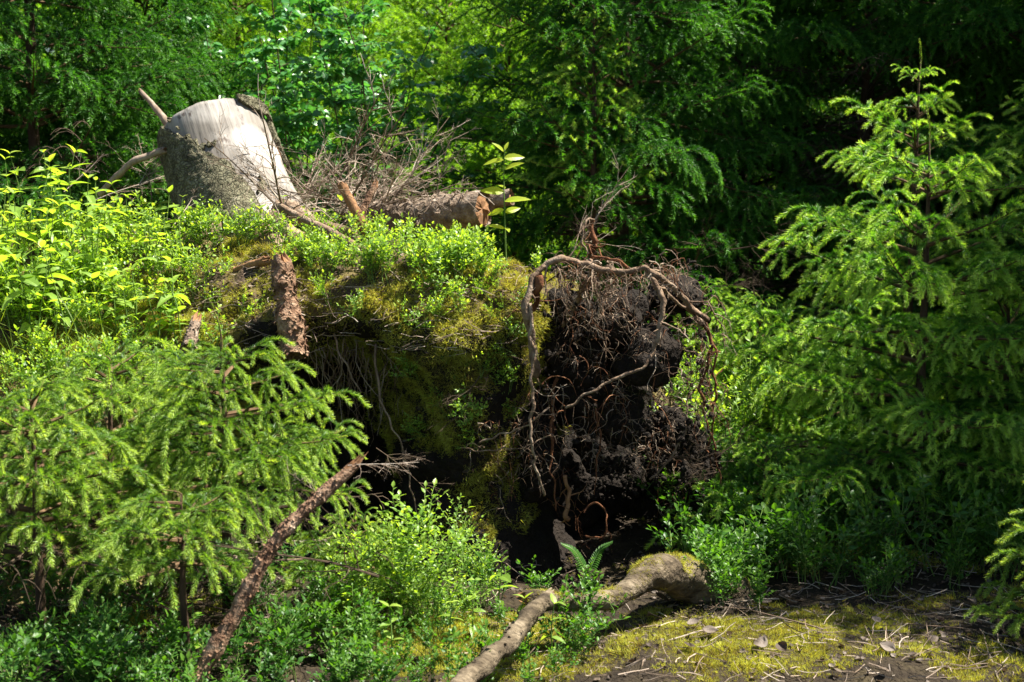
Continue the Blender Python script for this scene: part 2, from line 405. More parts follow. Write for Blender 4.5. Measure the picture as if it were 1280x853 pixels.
# ------------------------------------------------------------------ ground
def ground_z(x, y):
    x = np.asarray(x, float); y = np.asarray(y, float)
    p = np.stack([x * 0.8, y * 0.8, x * 0], -1)
    z = 0.10 * fbm(p, 3, 4) + 0.02 * fbm(p * 9, 5, 3)
    z = z + 0.10 * np.clip((y - 7) / 6, 0, 3) + 0.12 * np.clip((-x - 0.4) / 2, 0, 2)
    pit = np.exp(-(((x - 0.35) / 0.45) ** 2 + ((y - 5.55) / 0.45) ** 2))
    z = z - 0.16 * pit
    mask = np.exp(-(((x - 0.85) / 0.8) ** 2 + ((y - 4.15) / 0.42) ** 2))
    z = z + mask * (0.035 * np.abs(fbm(p * 5, 9, 3)) + 0.05 * np.abs(vnoise(p * 3.1, 8)))
    far = np.clip((np.hypot(x, y) - 40) / 60, 0, 1)
    return z * (1 - far)

g = Geo()
xs = np.concatenate([np.linspace(-60, -6, 30)[:-1], np.linspace(-6, 6, 260), np.linspace(6, 60, 30)[1:]])
ys = np.concatenate([np.linspace(-12, 2, 12)[:-1], np.linspace(2, 9, 180), np.linspace(9, 90, 50)[1:]])
xs[0], xs[-1], ys[-1] = -300, 300, 380
X, Y = np.meshgrid(xs, ys)
Z = ground_z(X, Y)
nx, ny = len(xs), len(ys)
ii = np.arange(ny - 1)[:, None] * nx + np.arange(nx - 1)[None]
g.add(np.stack([X, Y, Z], -1), None, np.stack([ii, ii + 1, ii + nx + 1, ii + nx], -1).reshape(-1, 4))
ground = link('ground', g.mesh('ground', M['ground'], True), kind='structure')
Gv, _, Gq, *_ = g.arrays()

# ------------------------------------------------------------------ uprooted earth mound
PROF = {
 -5.0: [(3.0,-.2),(3.7,.12),(4.4,.3),(5.0,.5),(5.6,.75),(6.2,.92),(6.9,1.0),(7.6,1.0),(8.8,.85),(11,.1)],
 -2.4: [(3.9,-.2),(4.4,.12),(4.8,.32),(5.2,.52),(5.5,.72),(5.9,.92),(6.4,1.08),(7.2,1.15),(8.6,.95),(11,.1)],
 -1.75:[(4.5,-.2),(4.9,.12),(5.1,.33),(5.3,.52),(5.5,.72),(5.75,.88),(6.2,1.10),(7.1,1.2),(8.5,1.0),(11,.1)],
 -1.3: [(4.8,-.2),(5.2,.1),(5.35,.35),(5.45,.6),(5.6,.80),(5.8,.96),(6.2,1.14),(7.0,1.22),(8.4,1.0),(11,.1)],
 -0.98:[(5.0,-.3),(5.7,.1),(5.95,.42),(5.85,.70),(5.68,.88),(5.72,1.0),(6.1,1.16),(6.9,1.22),(8.3,.95),(11,.1)],
 -0.65:[(5.0,-.3),(5.95,.05),(6.25,.4),(6.15,.72),(5.75,.86),(5.62,.98),(5.9,1.13),(6.7,1.2),(8.2,.9),(11,.1)],
 -0.42:[(5.0,-.3),(5.6,.1),(5.72,.4),(5.62,.68),(5.5,.88),(5.55,1.02),(5.85,1.13),(6.5,1.15),(8,.85),(11,.05)],
 -0.15:[(5.0,-.3),(5.5,.1),(5.55,.4),(5.52,.68),(5.52,.88),(5.6,1.02),(5.85,1.12),(6.4,1.1),(7.8,.7),(11,0)],
 0.12: [(5.0,-.3),(5.75,.05),(5.85,.35),(5.8,.65),(5.72,.86),(5.75,1.0),(5.9,1.07),(6.3,1.02),(7.4,.55),(11,-.1)],
 0.35: [(5.0,-.35),(6.1,-.1),(6.35,.3),(6.3,.55),(6.25,.72),(6.25,.78),(6.4,.78),(6.7,.7),(7.3,.4),(11,-.2)],
 0.75: [(5.1,-.35),(6.1,-.1),(6.35,.2),(6.4,.32),(6.45,.4),(6.5,.42),(6.6,.42),(6.9,.38),(7.3,.2),(11,-.3)],
 1.25: [(5.6,-.35),(6.0,-.3),(6.2,-.25),(6.4,-.2),(6.5,-.2),(6.6,-.2),(6.8,-.2),(7.0,-.25),(7.4,-.3),(11,-.5)],
}
kx = np.array(sorted(PROF)); prof = np.array([PROF[k] for k in kx])
def cr_interp(tab, n):
    k = len(tab); tt = np.concatenate([[2 * tab[0] - tab[1]], tab, [2 * tab[-1] - tab[-2]]])
    u = np.linspace(0, k - 1 - 1e-6, n) if np.isscalar(n) else n
    u = np.clip(u, 0, k - 1 - 1e-6); i = u.astype(int); f = (u - i).reshape(-1, *([1] * (tab.ndim - 1)))
    a, b, c, d = tt[i], tt[i + 1], tt[i + 2], tt[i + 3]
    return 0.5 * (2 * b + (c - a) * f + (2 * a - 5 * b + 4 * c - d) * f ** 2 + (3 * b - a - 3 * c + d) * f ** 3)
mx = np.concatenate([np.linspace(-5, -2.4, 60)[:-1], np.linspace(-2.4, 1.25, 340)])
um = np.interp(mx, kx, np.arange(len(kx)) * 1.0)
tab = cr_interp(prof, um)                        # nx, 10, 2
nt_ = 230
tab2 = cr_interp(np.transpose(tab, (1, 0, 2)), nt_)   # nt, nx, 2
MV = np.stack([np.broadcast_to(mx, (nt_, len(mx))), tab2[..., 0], tab2[..., 1]], -1)
# normal displacement
du = np.gradient(MV, axis=1); dv = np.gradient(MV, axis=0)
nn = np.cross(du, dv); nn /= np.linalg.norm(nn, axis=-1)[..., None] + 1e-9
amp = 0.11 * fbm(MV * [3.6, 2.0, 2.0], 21, 3) + 0.055 * fbm(MV * 8, 23, 4) + 0.05 * np.abs(vnoise(MV * 5.5, 29)) + 0.015 * fbm(MV * 30, 27, 2)
MV = MV + nn * amp[..., None]
mnx = len(mx)
ii = np.arange(nt_ - 1)[:, None] * mnx + np.arange(mnx - 1)[None]
gm = Geo()
MQ = np.stack([ii, ii + 1, ii + mnx + 1, ii + mnx], -1).reshape(-1, 4)
gm.add(MV, None, MQ)
# peat where it is steep or overhanging, litter where it lies flat
fn = nn[:-1, :-1].reshape(-1, 3); fc = MV[:-1, :-1].reshape(-1, 3)
steep = (fn[:, 2] + 0.25 * fbm(fc * 7, 31, 3) < 0.32) & (fc[:, 1] < 6.8)
steep |= (fc[:, 2] < 0.34 + 0.1 * fbm(fc * 5, 33, 2)) & (fc[:, 0] > -1.25) & (fc[:, 1] < 7)  # low pit floor takes peat as well, to paint the hollow dark
gm.qm[0] = steep.astype(int)
mound = link('mound', gm.mesh('mound', [M['litter_soil'], M['peat']], True), kind='structure')

allV = np.concatenate([Gv, MV.reshape(-1, 3)])
allQ = np.concatenate([Gq, MQ + len(Gv)])
bvh = BVHTree.FromPolygons([tuple(v) for v in allV], [tuple(int(k) for k in q) for q in allQ])
del allV, allQ
def drop(px, py):
    h = bvh.ray_cast(Vector((0, 0, CAM_H)), ray(px, py).normalized())
    return h[0], h[1]
def top_z(x, y):
    h = bvh.ray_cast(Vector((x, y, 6)), Vector((0, 0, -1)))
    return h[0].z if h[0] is not None else 0.0

def scatter_quads(V, Q, N, dens_fn, rng):
    """random points on quads, kept with probability dens_fn(points, normals); N = tries per square metre"""
    ctr = V[Q[:, 0]]
    Q = Q[(ctr[:, 1] > 3) & (ctr[:, 1] < 9) & (np.abs(ctr[:, 0]) < 3.2)]
    a, b, c, d = V[Q[:, 0]], V[Q[:, 1]], V[Q[:, 2]], V[Q[:, 3]]
    nrm = np.cross(c - a, d - b); ar = np.linalg.norm(nrm, axis=1) / 2
    nrm = nrm / (np.linalg.norm(nrm, axis=1)[:, None] + 1e-12)
    cnt = rng.poisson(ar * N); k = np.repeat(np.arange(len(Q)), cnt)
    u, v = rng.random(len(k))[:, None], rng.random(len(k))[:, None]
    p = (a[k] * (1 - u) + b[k] * u) * (1 - v) + (d[k] * (1 - u) + c[k] * u) * v
    n = nrm[k]; n = np.where(n[:, 2:3] < -0.9, -n, n)
    keep = rng.random(len(p)) < dens_fn(p, n)
    return p[keep], n[keep]

# ------------------------------------------------------------------ moss
rng = np.random.default_rng(5)
def moss_tuft(k=14, h=0.017, seed=1):
    r = np.random.default_rng(seed); g = Geo()
    for i in range(k):
        a = r.random() * 6.28; lean = r.random() * 1.2; hh = h * (0.5 + 0.8 * r.random())
        b = np.array([r.normal() * h * 0.5, r.normal() * h * 0.5, -0.004])
        d = np.array([math.cos(a) * math.sin(lean), math.sin(a) * math.sin(lean), math.cos(lean)])
        s_ = np.cross(d, r.normal(0, 1, 3)); s_ /= np.linalg.norm(s_)
        w = h * 0.085
        g.add([b - s_ * w, b + s_ * w, b + d * hh], [[0, 1, 2]], None, [0.2, 0.2, 0.75])
    return g
tufts = [moss_tuft(14, 0.017, s) for s in (1, 2, 3)]
def moss_object(name, p, n, rng, size=1.0, hang=0.0):
    g = Geo()
    for s in range(3):
        sel = np.arange(len(p)) % 3 == s
        P, Nn = p[sel], n[sel]
        zdir = Nn + rng.normal(0, 0.25, P.shape); zdir[:, 2] -= hang
        X = np.cross(zdir, rng.normal(0, 1, P.shape)); Mx = rot_to(X, (0, 0, 1))
        Z = zdir / np.linalg.norm(zdir, axis=1)[:, None]
        Xn = X / np.linalg.norm(X, axis=1)[:, None]
        Mx = np.stack([Xn, np.cross(Z, Xn), Z], -1) * (size * (0.5 + 0.8 * rng.random(len(P))) * (1 + 0.9 * np.clip(vnoise(P * 14, 97), -.4, 1)))[:, None, None]
        g.inst(tufts[s], Mx, P, rng.normal(0, 0.10, len(P)))
    return link(name, g.mesh(name, M['moss']), kind='stuff')
def mound_moss(p, n):
    cl = fbm(p * 3.2, 41, 3)
    bulge = np.exp(-(((p[:, 0] + 0.30) / 0.33) ** 2)) * (p[:, 2] > 0.25)
    right = np.exp(-(((p[:, 0] + 0.02) / 0.2) ** 2))
    lip = np.exp(-(((p[:, 2] - 1.02) / 0.16) ** 2)) * (p[:, 0] > -1.7)
    front = (p[:, 1] < 7.2) & (p[:, 0] > -2.6) & (p[:, 0] < 0.5) & (p[:, 2] > 0.1)
    d = np.clip(cl * 2.6 + 0.05 + 0.75 * bulge - 0.6 * (p[:, 2] < 0.42) + 0.5 * np.exp(-(((p[:, 0] + 0.12) / 0.33) ** 2)) * (p[:, 2] < .8) + 0.5 * lip + 0.35 * right - 0.2 * (p[:, 0] < -1.4), 0, 1)
    d = d * np.where((p[:, 1] > 5.9) & (n[:, 2] < 0.3) & (p[:, 2] < 0.86), 0.05, 1)
    return d * front
p, n = scatter_quads(MV.reshape(-1, 3), MQ, 12000, mound_moss, rng)
print('moss mound', len(p))
o = moss_object('mound_moss', p, n, rng, 1.0, 0.25)
o['label'] = 'yellow green moss cushion draped over the front of the uprooted mound'
def ground_moss(p, n):
    cl = fbm(p * 2.6, 43, 3)
    core = np.exp(-(((p[:, 0] - 0.75) / 0.75) ** 2 + ((p[:, 1] - 4.35) / 0.45) ** 2))
    inside = (p[:, 1] > 3.7) & (p[:, 1] < 6.6) & (p[:, 0] > -1.6) & (p[:, 0] < 2.3)
    pit = (np.hypot(p[:, 0] - .3, p[:, 1] - 5.5) < .75)
    return np.clip(cl * 2.2 - 0.1 + 1.2 * core, 0, 1) * inside * np.where(pit, .03, 1)
p, n = scatter_quads(Gv, Gq, 11000, ground_moss, rng)
print('moss ground', len(p))
o = moss_object('ground_moss', p, n, rng, 0.85)
o['label'] = 'golden moss carpet on the open ground at the bottom right'

# ------------------------------------------------------------------ spruce branches
def needles(g, P, dens, nl, nw, tone_a, tone_b, rng, up_bias=0.35):
    """needles along polyline P"""
    seg = np.diff(P, axis=0); L = np.linalg.norm(seg, axis=1); tot = L.sum()
    n = max(3, int(tot * dens))
    cs = np.concatenate([[0], np.cumsum(L)])
    s = (np.arange(n) + rng.random(n)) / n * tot
    k = np.clip(np.searchsorted(cs, s) - 1, 0, len(seg) - 1)
    f = (s - cs[k]) / L[k]
    pos = P[k] + seg[k] * f[:, None]
    T = seg[k] / L[k][:, None]
    R = rng.normal(0, 1, (n, 3)); R -= T * np.sum(R * T, 1)[:, None]
    R /= np.linalg.norm(R, axis=1)[:, None]
    R[:, 2] += up_bias
    D = T * (0.95 + 0.3 * rng.random(n))[:, None] + R * 0.85
    D /= np.linalg.norm(D, axis=1)[:, None]
    # at the tip they point forward and are shorter
    ln = nl * (0.75 + 0.4 * rng.random(n)) * np.where(s / tot > 0.93, 0.7, 1)
    W = np.cross(D, rng.normal(0, 1, (n, 3))); W /= np.linalg.norm(W, axis=1)[:, None]
    W *= nw / 2
    V = np.stack([pos - W, pos + W, pos + D * ln[:, None]], 1).reshape(-1, 3)
    tone = tone_a + (tone_b - tone_a) * (s / tot)
    tn = np.stack([tone - 0.04, tone - 0.04, tone + 0.06], 1).reshape(-1)
    g.add(V, np.arange(n * 3).reshape(-1, 3), None, tn, 0)

def spruce_branch(L, seed, dens=500, nl=0.016, nw=0.0014, bare=0.0, lat_gap=0.045, droop=0.25, sub=True, young=0.75, bareness=0.12, sub_gap=0.04, hang=1.0, tip=0.07, sub0=0.045, old=0.3, latf=0.34):
    """branch along +X from the origin; material 0 needles, 1 wood"""
    r = np.random.default_rng(seed); g = Geo()
    def shoot(p0, d, ln, rad, level, tone_tip):
        m = 5 if level == 0 else (6 if level == 1 else 4)
        t = np.linspace(0, 1, m)[:, None]
        P = p0 + d[None] * ln * t
        k = {0: droop * 0.9, 1: 0.55 * hang, 2: 0.45 * hang}[level] * (1 + 0.25 * r.normal() * (level > 0))
        P[:, 2] -= k * ln * (t[:, 0] ** 2)
        if level: P[:, 2] += 0.20 * ln * np.sin(t[:, 0] * 2.6)
        if level == 0: P[:, 2] += 0.16 * ln * t[:, 0] ** 3
        P += np.cumsum(r.normal(0, ln * 0.007, P.shape), 0) * np.minimum(1, t * 3)
        return P
    d0 = np.array([1.0, 0, 0.12])
    A = smooth_path(shoot(np.zeros(3), d0, L, 0, 0, 1), 14)
    radA = np.linspace(0.006 + 0.006 * L, 0.0015, 14)
    tube(g, A, radA, 5, mat=1, cap=False)
    def young_split(P, ln, base):
        # the outer 8 cm is this year's growth
        if dens > 0:
            cut = max(0.0, 1 - 0.075 / max(ln, 1e-3))
            needles(g, P, dens, nl, nw, base + (young - base) * (0 if cut > 0.3 else 0.5), young, r)
    segl = L / 13
    if dens > 0:
        needles(g, A[4:], dens * 0.8, nl, nw, old, young, r, 0.5)
    nlat = int(L * (1 - bareness) / lat_gap)
    for i in range(nlat):
        s = bareness + (1 - bareness) * (i + 0.5 * r.random()) / nlat
        if r.random() < 0.08: continue
        side = 1 if i % 2 else -1
        k = min(12, int(s * 13)); f = s * 13 - k
        p0 = A[k] * (1 - f) + A[min(13, k + 1)] * f
        ln = (latf * L * (1 - s) ** 0.75 * (0.55 + 0.45 * min(1, (s - bareness) * 6 + .2)) + tip) * (0.75 + 0.45 * r.random())
        if L > 1.2: ln = min(ln, 0.55)
        tang = A[min(13, k + 1)] - A[k]; tang /= np.linalg.norm(tang)
        an = math.radians(52 + 12 * r.normal() * 0.5)
        d = tang * math.cos(an) + np.array([0, side, 0.0]) * math.sin(an) + np.array([0, 0, 0.10 + 0.10 * r.normal()])
        d /= np.linalg.norm(d)
        P = shoot(p0, d, ln, 0, 1, 1)
        tube(g, P, np.linspace(0.0026, 0.0011, len(P)), 3, mat=1, cap=False)
        if dens > 0:
            needles(g, P, dens, nl, nw, old if ln > 0.12 else old + .2, young, r)
        if sub and ln > sub0 * 1.15:
            ns = max(1, int(ln * 0.92 / sub_gap))
            for j in range(ns):
                for sd in (1, -1):
                    if r.random() < 0.12: continue
                    u = 0.18 + 0.76 * (j + r.random() * 0.6) / ns
                    kk = min(len(P) - 2, int(u * (len(P) - 1))); ff = u * (len(P) - 1) - kk
                    q0 = P[kk] * (1 - ff) + P[kk + 1] * ff
                    l2 = (0.38 * ln * (1 - u) + sub0) * (0.85 + 0.3 * r.random())
                    t2 = P[kk + 1] - P[kk]; t2 /= np.linalg.norm(t2)
                    perp = np.cross(t2, [0, 0, 1.0]); perp /= np.linalg.norm(perp) + 1e-9
                    d2 = t2 * 0.68 + perp * sd * 0.72 + np.array([0, 0, 0.05 * r.normal()])
                    d2 /= np.linalg.norm(d2)
                    P2 = shoot(q0, d2, l2, 0, 2, 1)
                    if dens > 0: needles(g, P2, dens, nl, nw, old + .15 + .25 * u, young, r)
                    if dens == 0 or nw < 0.002: tube(g, P2, np.linspace(0.0016, 0.0008, len(P2)), 3, mat=1, cap=False)
    return g

def dead_branch_geo(L, seed, rad=0.008):
    """bare forking twig along +X"""
    r = np.random.default_rng(seed); g = Geo()
    def rec(p, d, ln, rd, lev):
        n = 6 if lev < 2 else 4
        P = [p]; dd = d.copy()
        for i in range(n):
            dd = dd + r.normal(0, 0.13 if lev else 0.07, 3); dd /= np.linalg.norm(dd)
            P.append(P[-1] + dd * ln / n)
        P = np.array(P)
        tube(g, P, np.linspace(rd, rd * 0.35, len(P)), 5 if lev == 0 else 3, tone=r.random(), cap=False)
        if lev < 3:
            for j in range(int([9, 5, 3][lev] * (0.7 + 0.6 * r.random()))):
                u = 0.15 + 0.8 * r.random(); k = min(n - 1, int(u * n))
                q = P[k] + (P[k + 1] - P[k]) * (u * n - k)
                side = r.normal(0, 1, 3); side -= P[k + 1] - P[k]; side[2] *= 0.7; side /= np.linalg.norm(side)
                t = P[k + 1] - P[k]; t /= np.linalg.norm(t)
                rec(q, (t * 0.75 + side * 0.65), ln * (0.55 - 0.3 * u) * (0.7 + 0.5 * r.random()), rd * 0.5, lev + 1)
    rec(np.zeros(3), np.array([1.0, 0, 0]), L, rad, 0)
    return g

def branch_set(tag_, mats, lens, nvar, **kw):
    out = []
    for L in lens:
        for v in range(nvar):
            g = spruce_branch(L, 100 * v + int(L * 100) + sum(map(ord, tag_)), **kw)
            out.append((L, g.mesh('spruce_branch_' + tag_, mats)))
    return out
wood = M['twig']
NEAR = branch_set('near', [M['needle'], wood], (0.20, 0.34, 0.52, 0.8), 3, dens=2100, nl=0.0175, nw=0.0019, young=0.97, lat_gap=0.055, sub_gap=0.078, tip=0.10, sub0=0.085, hang=1.05, old=0.10)
M['needle_mid'] = leaf_material('shaded_spruce_needles', [(0.0, (0.014, 0.050, 0.012)), (0.35, (0.034, 0.115, 0.018)), (0.6, (0.13, 0.28, 0.032)), (0.9, (0.48, 0.62, 0.12))], rough=0.45, trans=0.38, tcol=(1.05, 1.2, 0.28), spec=0.4, var=0.12, nscale=1.3)  # shade put into the darker inner tones of this needle copy
MID = branch_set('mid', [M['needle_mid'], wood], (0.25, 0.45, 0.7, 1.05), 3, dens=1250, nl=0.023, nw=0.0027, young=0.92, droop=0.18, lat_gap=0.068, sub_gap=0.085, tip=0.11, sub0=0.085, hang=0.95, old=0.12)
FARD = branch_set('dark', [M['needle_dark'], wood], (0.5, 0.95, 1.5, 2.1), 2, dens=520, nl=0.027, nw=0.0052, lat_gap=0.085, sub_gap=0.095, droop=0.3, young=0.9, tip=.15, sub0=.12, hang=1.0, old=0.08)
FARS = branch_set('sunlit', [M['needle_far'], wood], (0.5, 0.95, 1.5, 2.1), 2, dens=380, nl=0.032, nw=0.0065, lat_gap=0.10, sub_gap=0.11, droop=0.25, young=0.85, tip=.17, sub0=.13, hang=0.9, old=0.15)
BARE = branch_set('bare', [M['darktwig'], M['darktwig']], (0.6, 1.2), 2, dens=0, lat_gap=0.07, sub_gap=0.08)

def spruce(name, label, x, y, h, R, sets, seed, group=None, z=None, lean=(0, 0), whorl=0.16, nper=5, bare_below=0.0, lo=0.05, tip_up=0.55, low_angle=-0.1, shape=0.8, trunk_r=None, skip=None, jitter=0.12, leader=0.16, trunk_tone=0.4, zmax=None, az_skip=None, low_fade=1.0, el_var=0.09, sparse_above=99, top_gap=0.0):
    r = np.random.default_rng(seed)
    if z is None: z = top_z(x, y) - 0.03
    T = thing(name, label, 'spruce tree' if h > 1.6 else 'young spruce', (x, y, z), 0, group)
    tr = trunk_r or (0.008 + 0.011 * h)
    n = 14
    u = np.linspace(0, 1, n)
    P = np.stack([lean[0] * u ** 1.4 * h, lean[1] * u ** 1.4 * h, u * h], -1)
    P[:, :2] += np.cumsum(r.normal(0, 0.004 * h, (n, 2)), 0) * 0.5
    g = Geo()
    tube(g, P, tr * (1 - u) ** 0.8 + 0.002, 10 if h > 1.4 else 7, rough=0.12, seed=seed, freq=14)
    link('trunk', g.mesh('trunk', M['bark'], True), T)
    def pt(hz):
        k = min(n - 2, int(hz / h * (n - 1))); f = hz / h * (n - 1) - k
        return P[k] * (1 - f) + P[k + 1] * f
    # leader: the upright top shoot
    L0, me0 = sets[0]
    def put(me, base, az, el, sc, roll=0.0):
        m = Euler((roll, -el, az)).to_matrix()
        o = link('branch', me, T, tuple(base))
        o.rotation_euler = (roll, -el, az)
        o.scale = (sc, sc, sc)
    if leader > 0:
        lg = Geo(); lp = smooth_path([pt(h * 0.999 - leader * 0.6), pt(h * 0.999), P[-1] + np.array([r.normal() * .02, r.normal() * .02, leader * 0.4])], 8)
        nd = sets[0][1].materials[0]
        far = sets is FARD or sets is FARS
        needles(lg, lp, 250 if far else 900, 0.02 if far else 0.015, 0.004 if far else 0.0017, 0.45, 0.8, r, 0.2)
        tube(lg, lp, np.linspace(0.004, 0.0015, 8), 5, mat=1, cap=False)
        link('leader_shoot', lg.mesh('leader_shoot', [nd, wood]), T)
    hz = h * lo
    az0 = r.random() * 6.28
    top = min(h * 0.985 - top_gap, zmax if zmax else 99)
    while hz < top:
        q = hz / h
        az0 += 0.6 + r.random()
        k_here = nper if q < 0.9 else max(3, nper - 1)
        for b in range(k_here):
            az = az0 + b * 6.2832 / k_here + r.normal(0, 0.18)
            if az_skip and az_skip(az, q) : continue
            if r.random() < 0.05: continue
            ln = R * min(1.0, (1 - q) * 1.0) ** shape * (0.85 + 0.3 * r.random()) + 0.05
            if q < 0.25: ln *= low_fade + (1 - low_fade) * q / 0.25
            hh = hz + r.normal(0, jitter * whorl)
            el = low_angle + (tip_up - low_angle) * q ** 1.5 + r.normal(0, el_var)
            if hz < bare_below and r.random() < 0.75:
                L, me = BARE[r.integers(0, 2) + (0 if ln < 0.85 else 2)]
            else:
                c = sorted(sets, key=lambda s: abs(math.log(s[0] / ln)) + 0.05 * r.random())
                c = [s for s in c if abs(s[0] - c[0][0]) < 1e-6]
                L, me = c[r.integers(0, len(c))]
            put(me, pt(min(h * 0.99, max(0.01, hh))), az, el, ln / L, r.normal(0, 0.12))
        hz += whorl * (0.8 + 0.4 * r.random()) * (1.0 if q < 0.7 else 0.75) * (1.9 if hz > sparse_above else 1)
    return T

YG = 'young spruces in front of the mound'
# bottom left, near the camera
def px_x(px, Y): return (px - 640) / FPX * Y * 1.008
spruce('young_spruce', 'bright young spruce in front of the broken snag, its upright tip against the mossy slope', px_x(275, 4.6), 4.6, 1.02, 0.56, NEAR, 11, YG, z=0.02, top_gap=.10, whorl=0.10, nper=6, tip_up=0.22, low_angle=-.08, shape=0.5, lo=0.40, bare_below=.46, leader=0.24, low_fade=0.9)
spruce('young_spruce', 'broad young spruce at the left edge of the picture, drooping over the dark undergrowth', px_x(35, 4.25), 4.25, 0.84, 0.56, NEAR, 12, YG, z=0.03, whorl=0.10, nper=6, tip_up=0.4, low_angle=-.1, shape=0.5, lo=0.42, bare_below=.45, leader=0.06, low_fade=0.8)
spruce('young_spruce', 'pale young spruce behind the other two, filling the gap beside the left edge', px_x(130, 4.9), 4.9, 0.80, 0.56, NEAR, 13, YG, z=0.10, whorl=0.10, nper=6, tip_up=0.4, shape=0.5, lo=0.25, leader=0.05, low_fade=0.8)
spruce('young_spruce', 'low young spruce with one bright spray in front of the tipped spruce', px_x(222, 4.05), 4.05, .60, .27, NEAR, 17, YG, z=0.02, whorl=0.09, nper=6, tip_up=0.2, low_angle=-.1, shape=0.35, lo=0.62, leader=0.05)
spruce('young_spruce', 'small low spruce right of the leaning broken branch, half lost in leafy shrubs', px_x(440, 4.75), 4.75, 0.40, 0.26, NEAR, 14, YG, z=-0.02, whorl=0.07, nper=5, tip_up=0.4, lo=0.15, leader=0.05)
# right
spruce('young_spruce', 'tall young spruce with drooping bright branches and a dark trunk right of the root plate', px_x(1156, 6.0), 6.0, 1.72, 1.05, MID, 21, 'young spruces right of the root plate', z=0.0, whorl=0.21, nper=6, tip_up=0.3, top_gap=.10, el_var=.08, low_angle=-0.05, shape=0.62, lo=0.10, leader=0.26, low_fade=0.8, bare_below=0.3, jitter=.25)
spruce('young_spruce', 'young spruce with a long straight leader, behind the tall one', px_x(1133, 7.1), 7.1, 2.10, 0.95, MID, 22, 'young spruces right of the root plate', z=0.0, whorl=0.25, nper=5, tip_up=0.45, shape=0.9, el_var=.14, top_gap=.06, lo=0.1, leader=0.22)
spruce('young_spruce', 'dark young spruce cut by the right edge of the picture', px_x(1258, 6.2), 6.2, 1.15, 0.75, MID, 23, 'young spruces right of the root plate', z=0.0, whorl=0.17, nper=6, lo=0.3, leader=0.08)
spruce('young_spruce', 'small spruce with lit tips between root plate and tall spruce', px_x(950, 6.9), 6.9, 0.92, 0.48, MID, 24, 'young spruces right of the root plate', z=0.0, whorl=0.12, nper=6, leader=0.06)
spruce('young_spruce', 'small shaded spruce low among the bilberries near the centre right', px_x(960, 5.75), 5.75, 0.42, 0.34, MID, 25, 'young spruces right of the root plate', whorl=0.08, nper=5, leader=0.04)
spruce('young_spruce', 'nearest spruce, its twiggy branches reaching in at the bottom right corner', px_x(1400, 4.3), 4.3, 0.62, 0.52, NEAR, 26, 'young spruces right of the root plate', z=0.0, whorl=0.10, nper=5, low_angle=0.05, leader=0.05)
spruce('young_spruce', 'dark young spruce behind the tall one, its top just past the right edge', px_x(1290, 7.6), 7.6, 2.0, 1.0, MID, 27, 'young spruces right of the root plate', z=0.0, whorl=0.2, nper=6)
spruce('young_spruce', 'slim spruce with pale lit tips in front of the large dark spruce', px_x(740, 8.2), 8.2, 2.35, .62, MID, 33, 'young spruces right of the root plate', whorl=0.2, nper=5, bare_below=1.2, lo=.45, leader=.08)
spruce('young_spruce', 'low dark spruce behind the root plate arch', px_x(880, 7.7), 7.7, 0.9, 0.7, MID, 28, 'young spruces right of the root plate', z=0.0, whorl=0.12, nper=6)

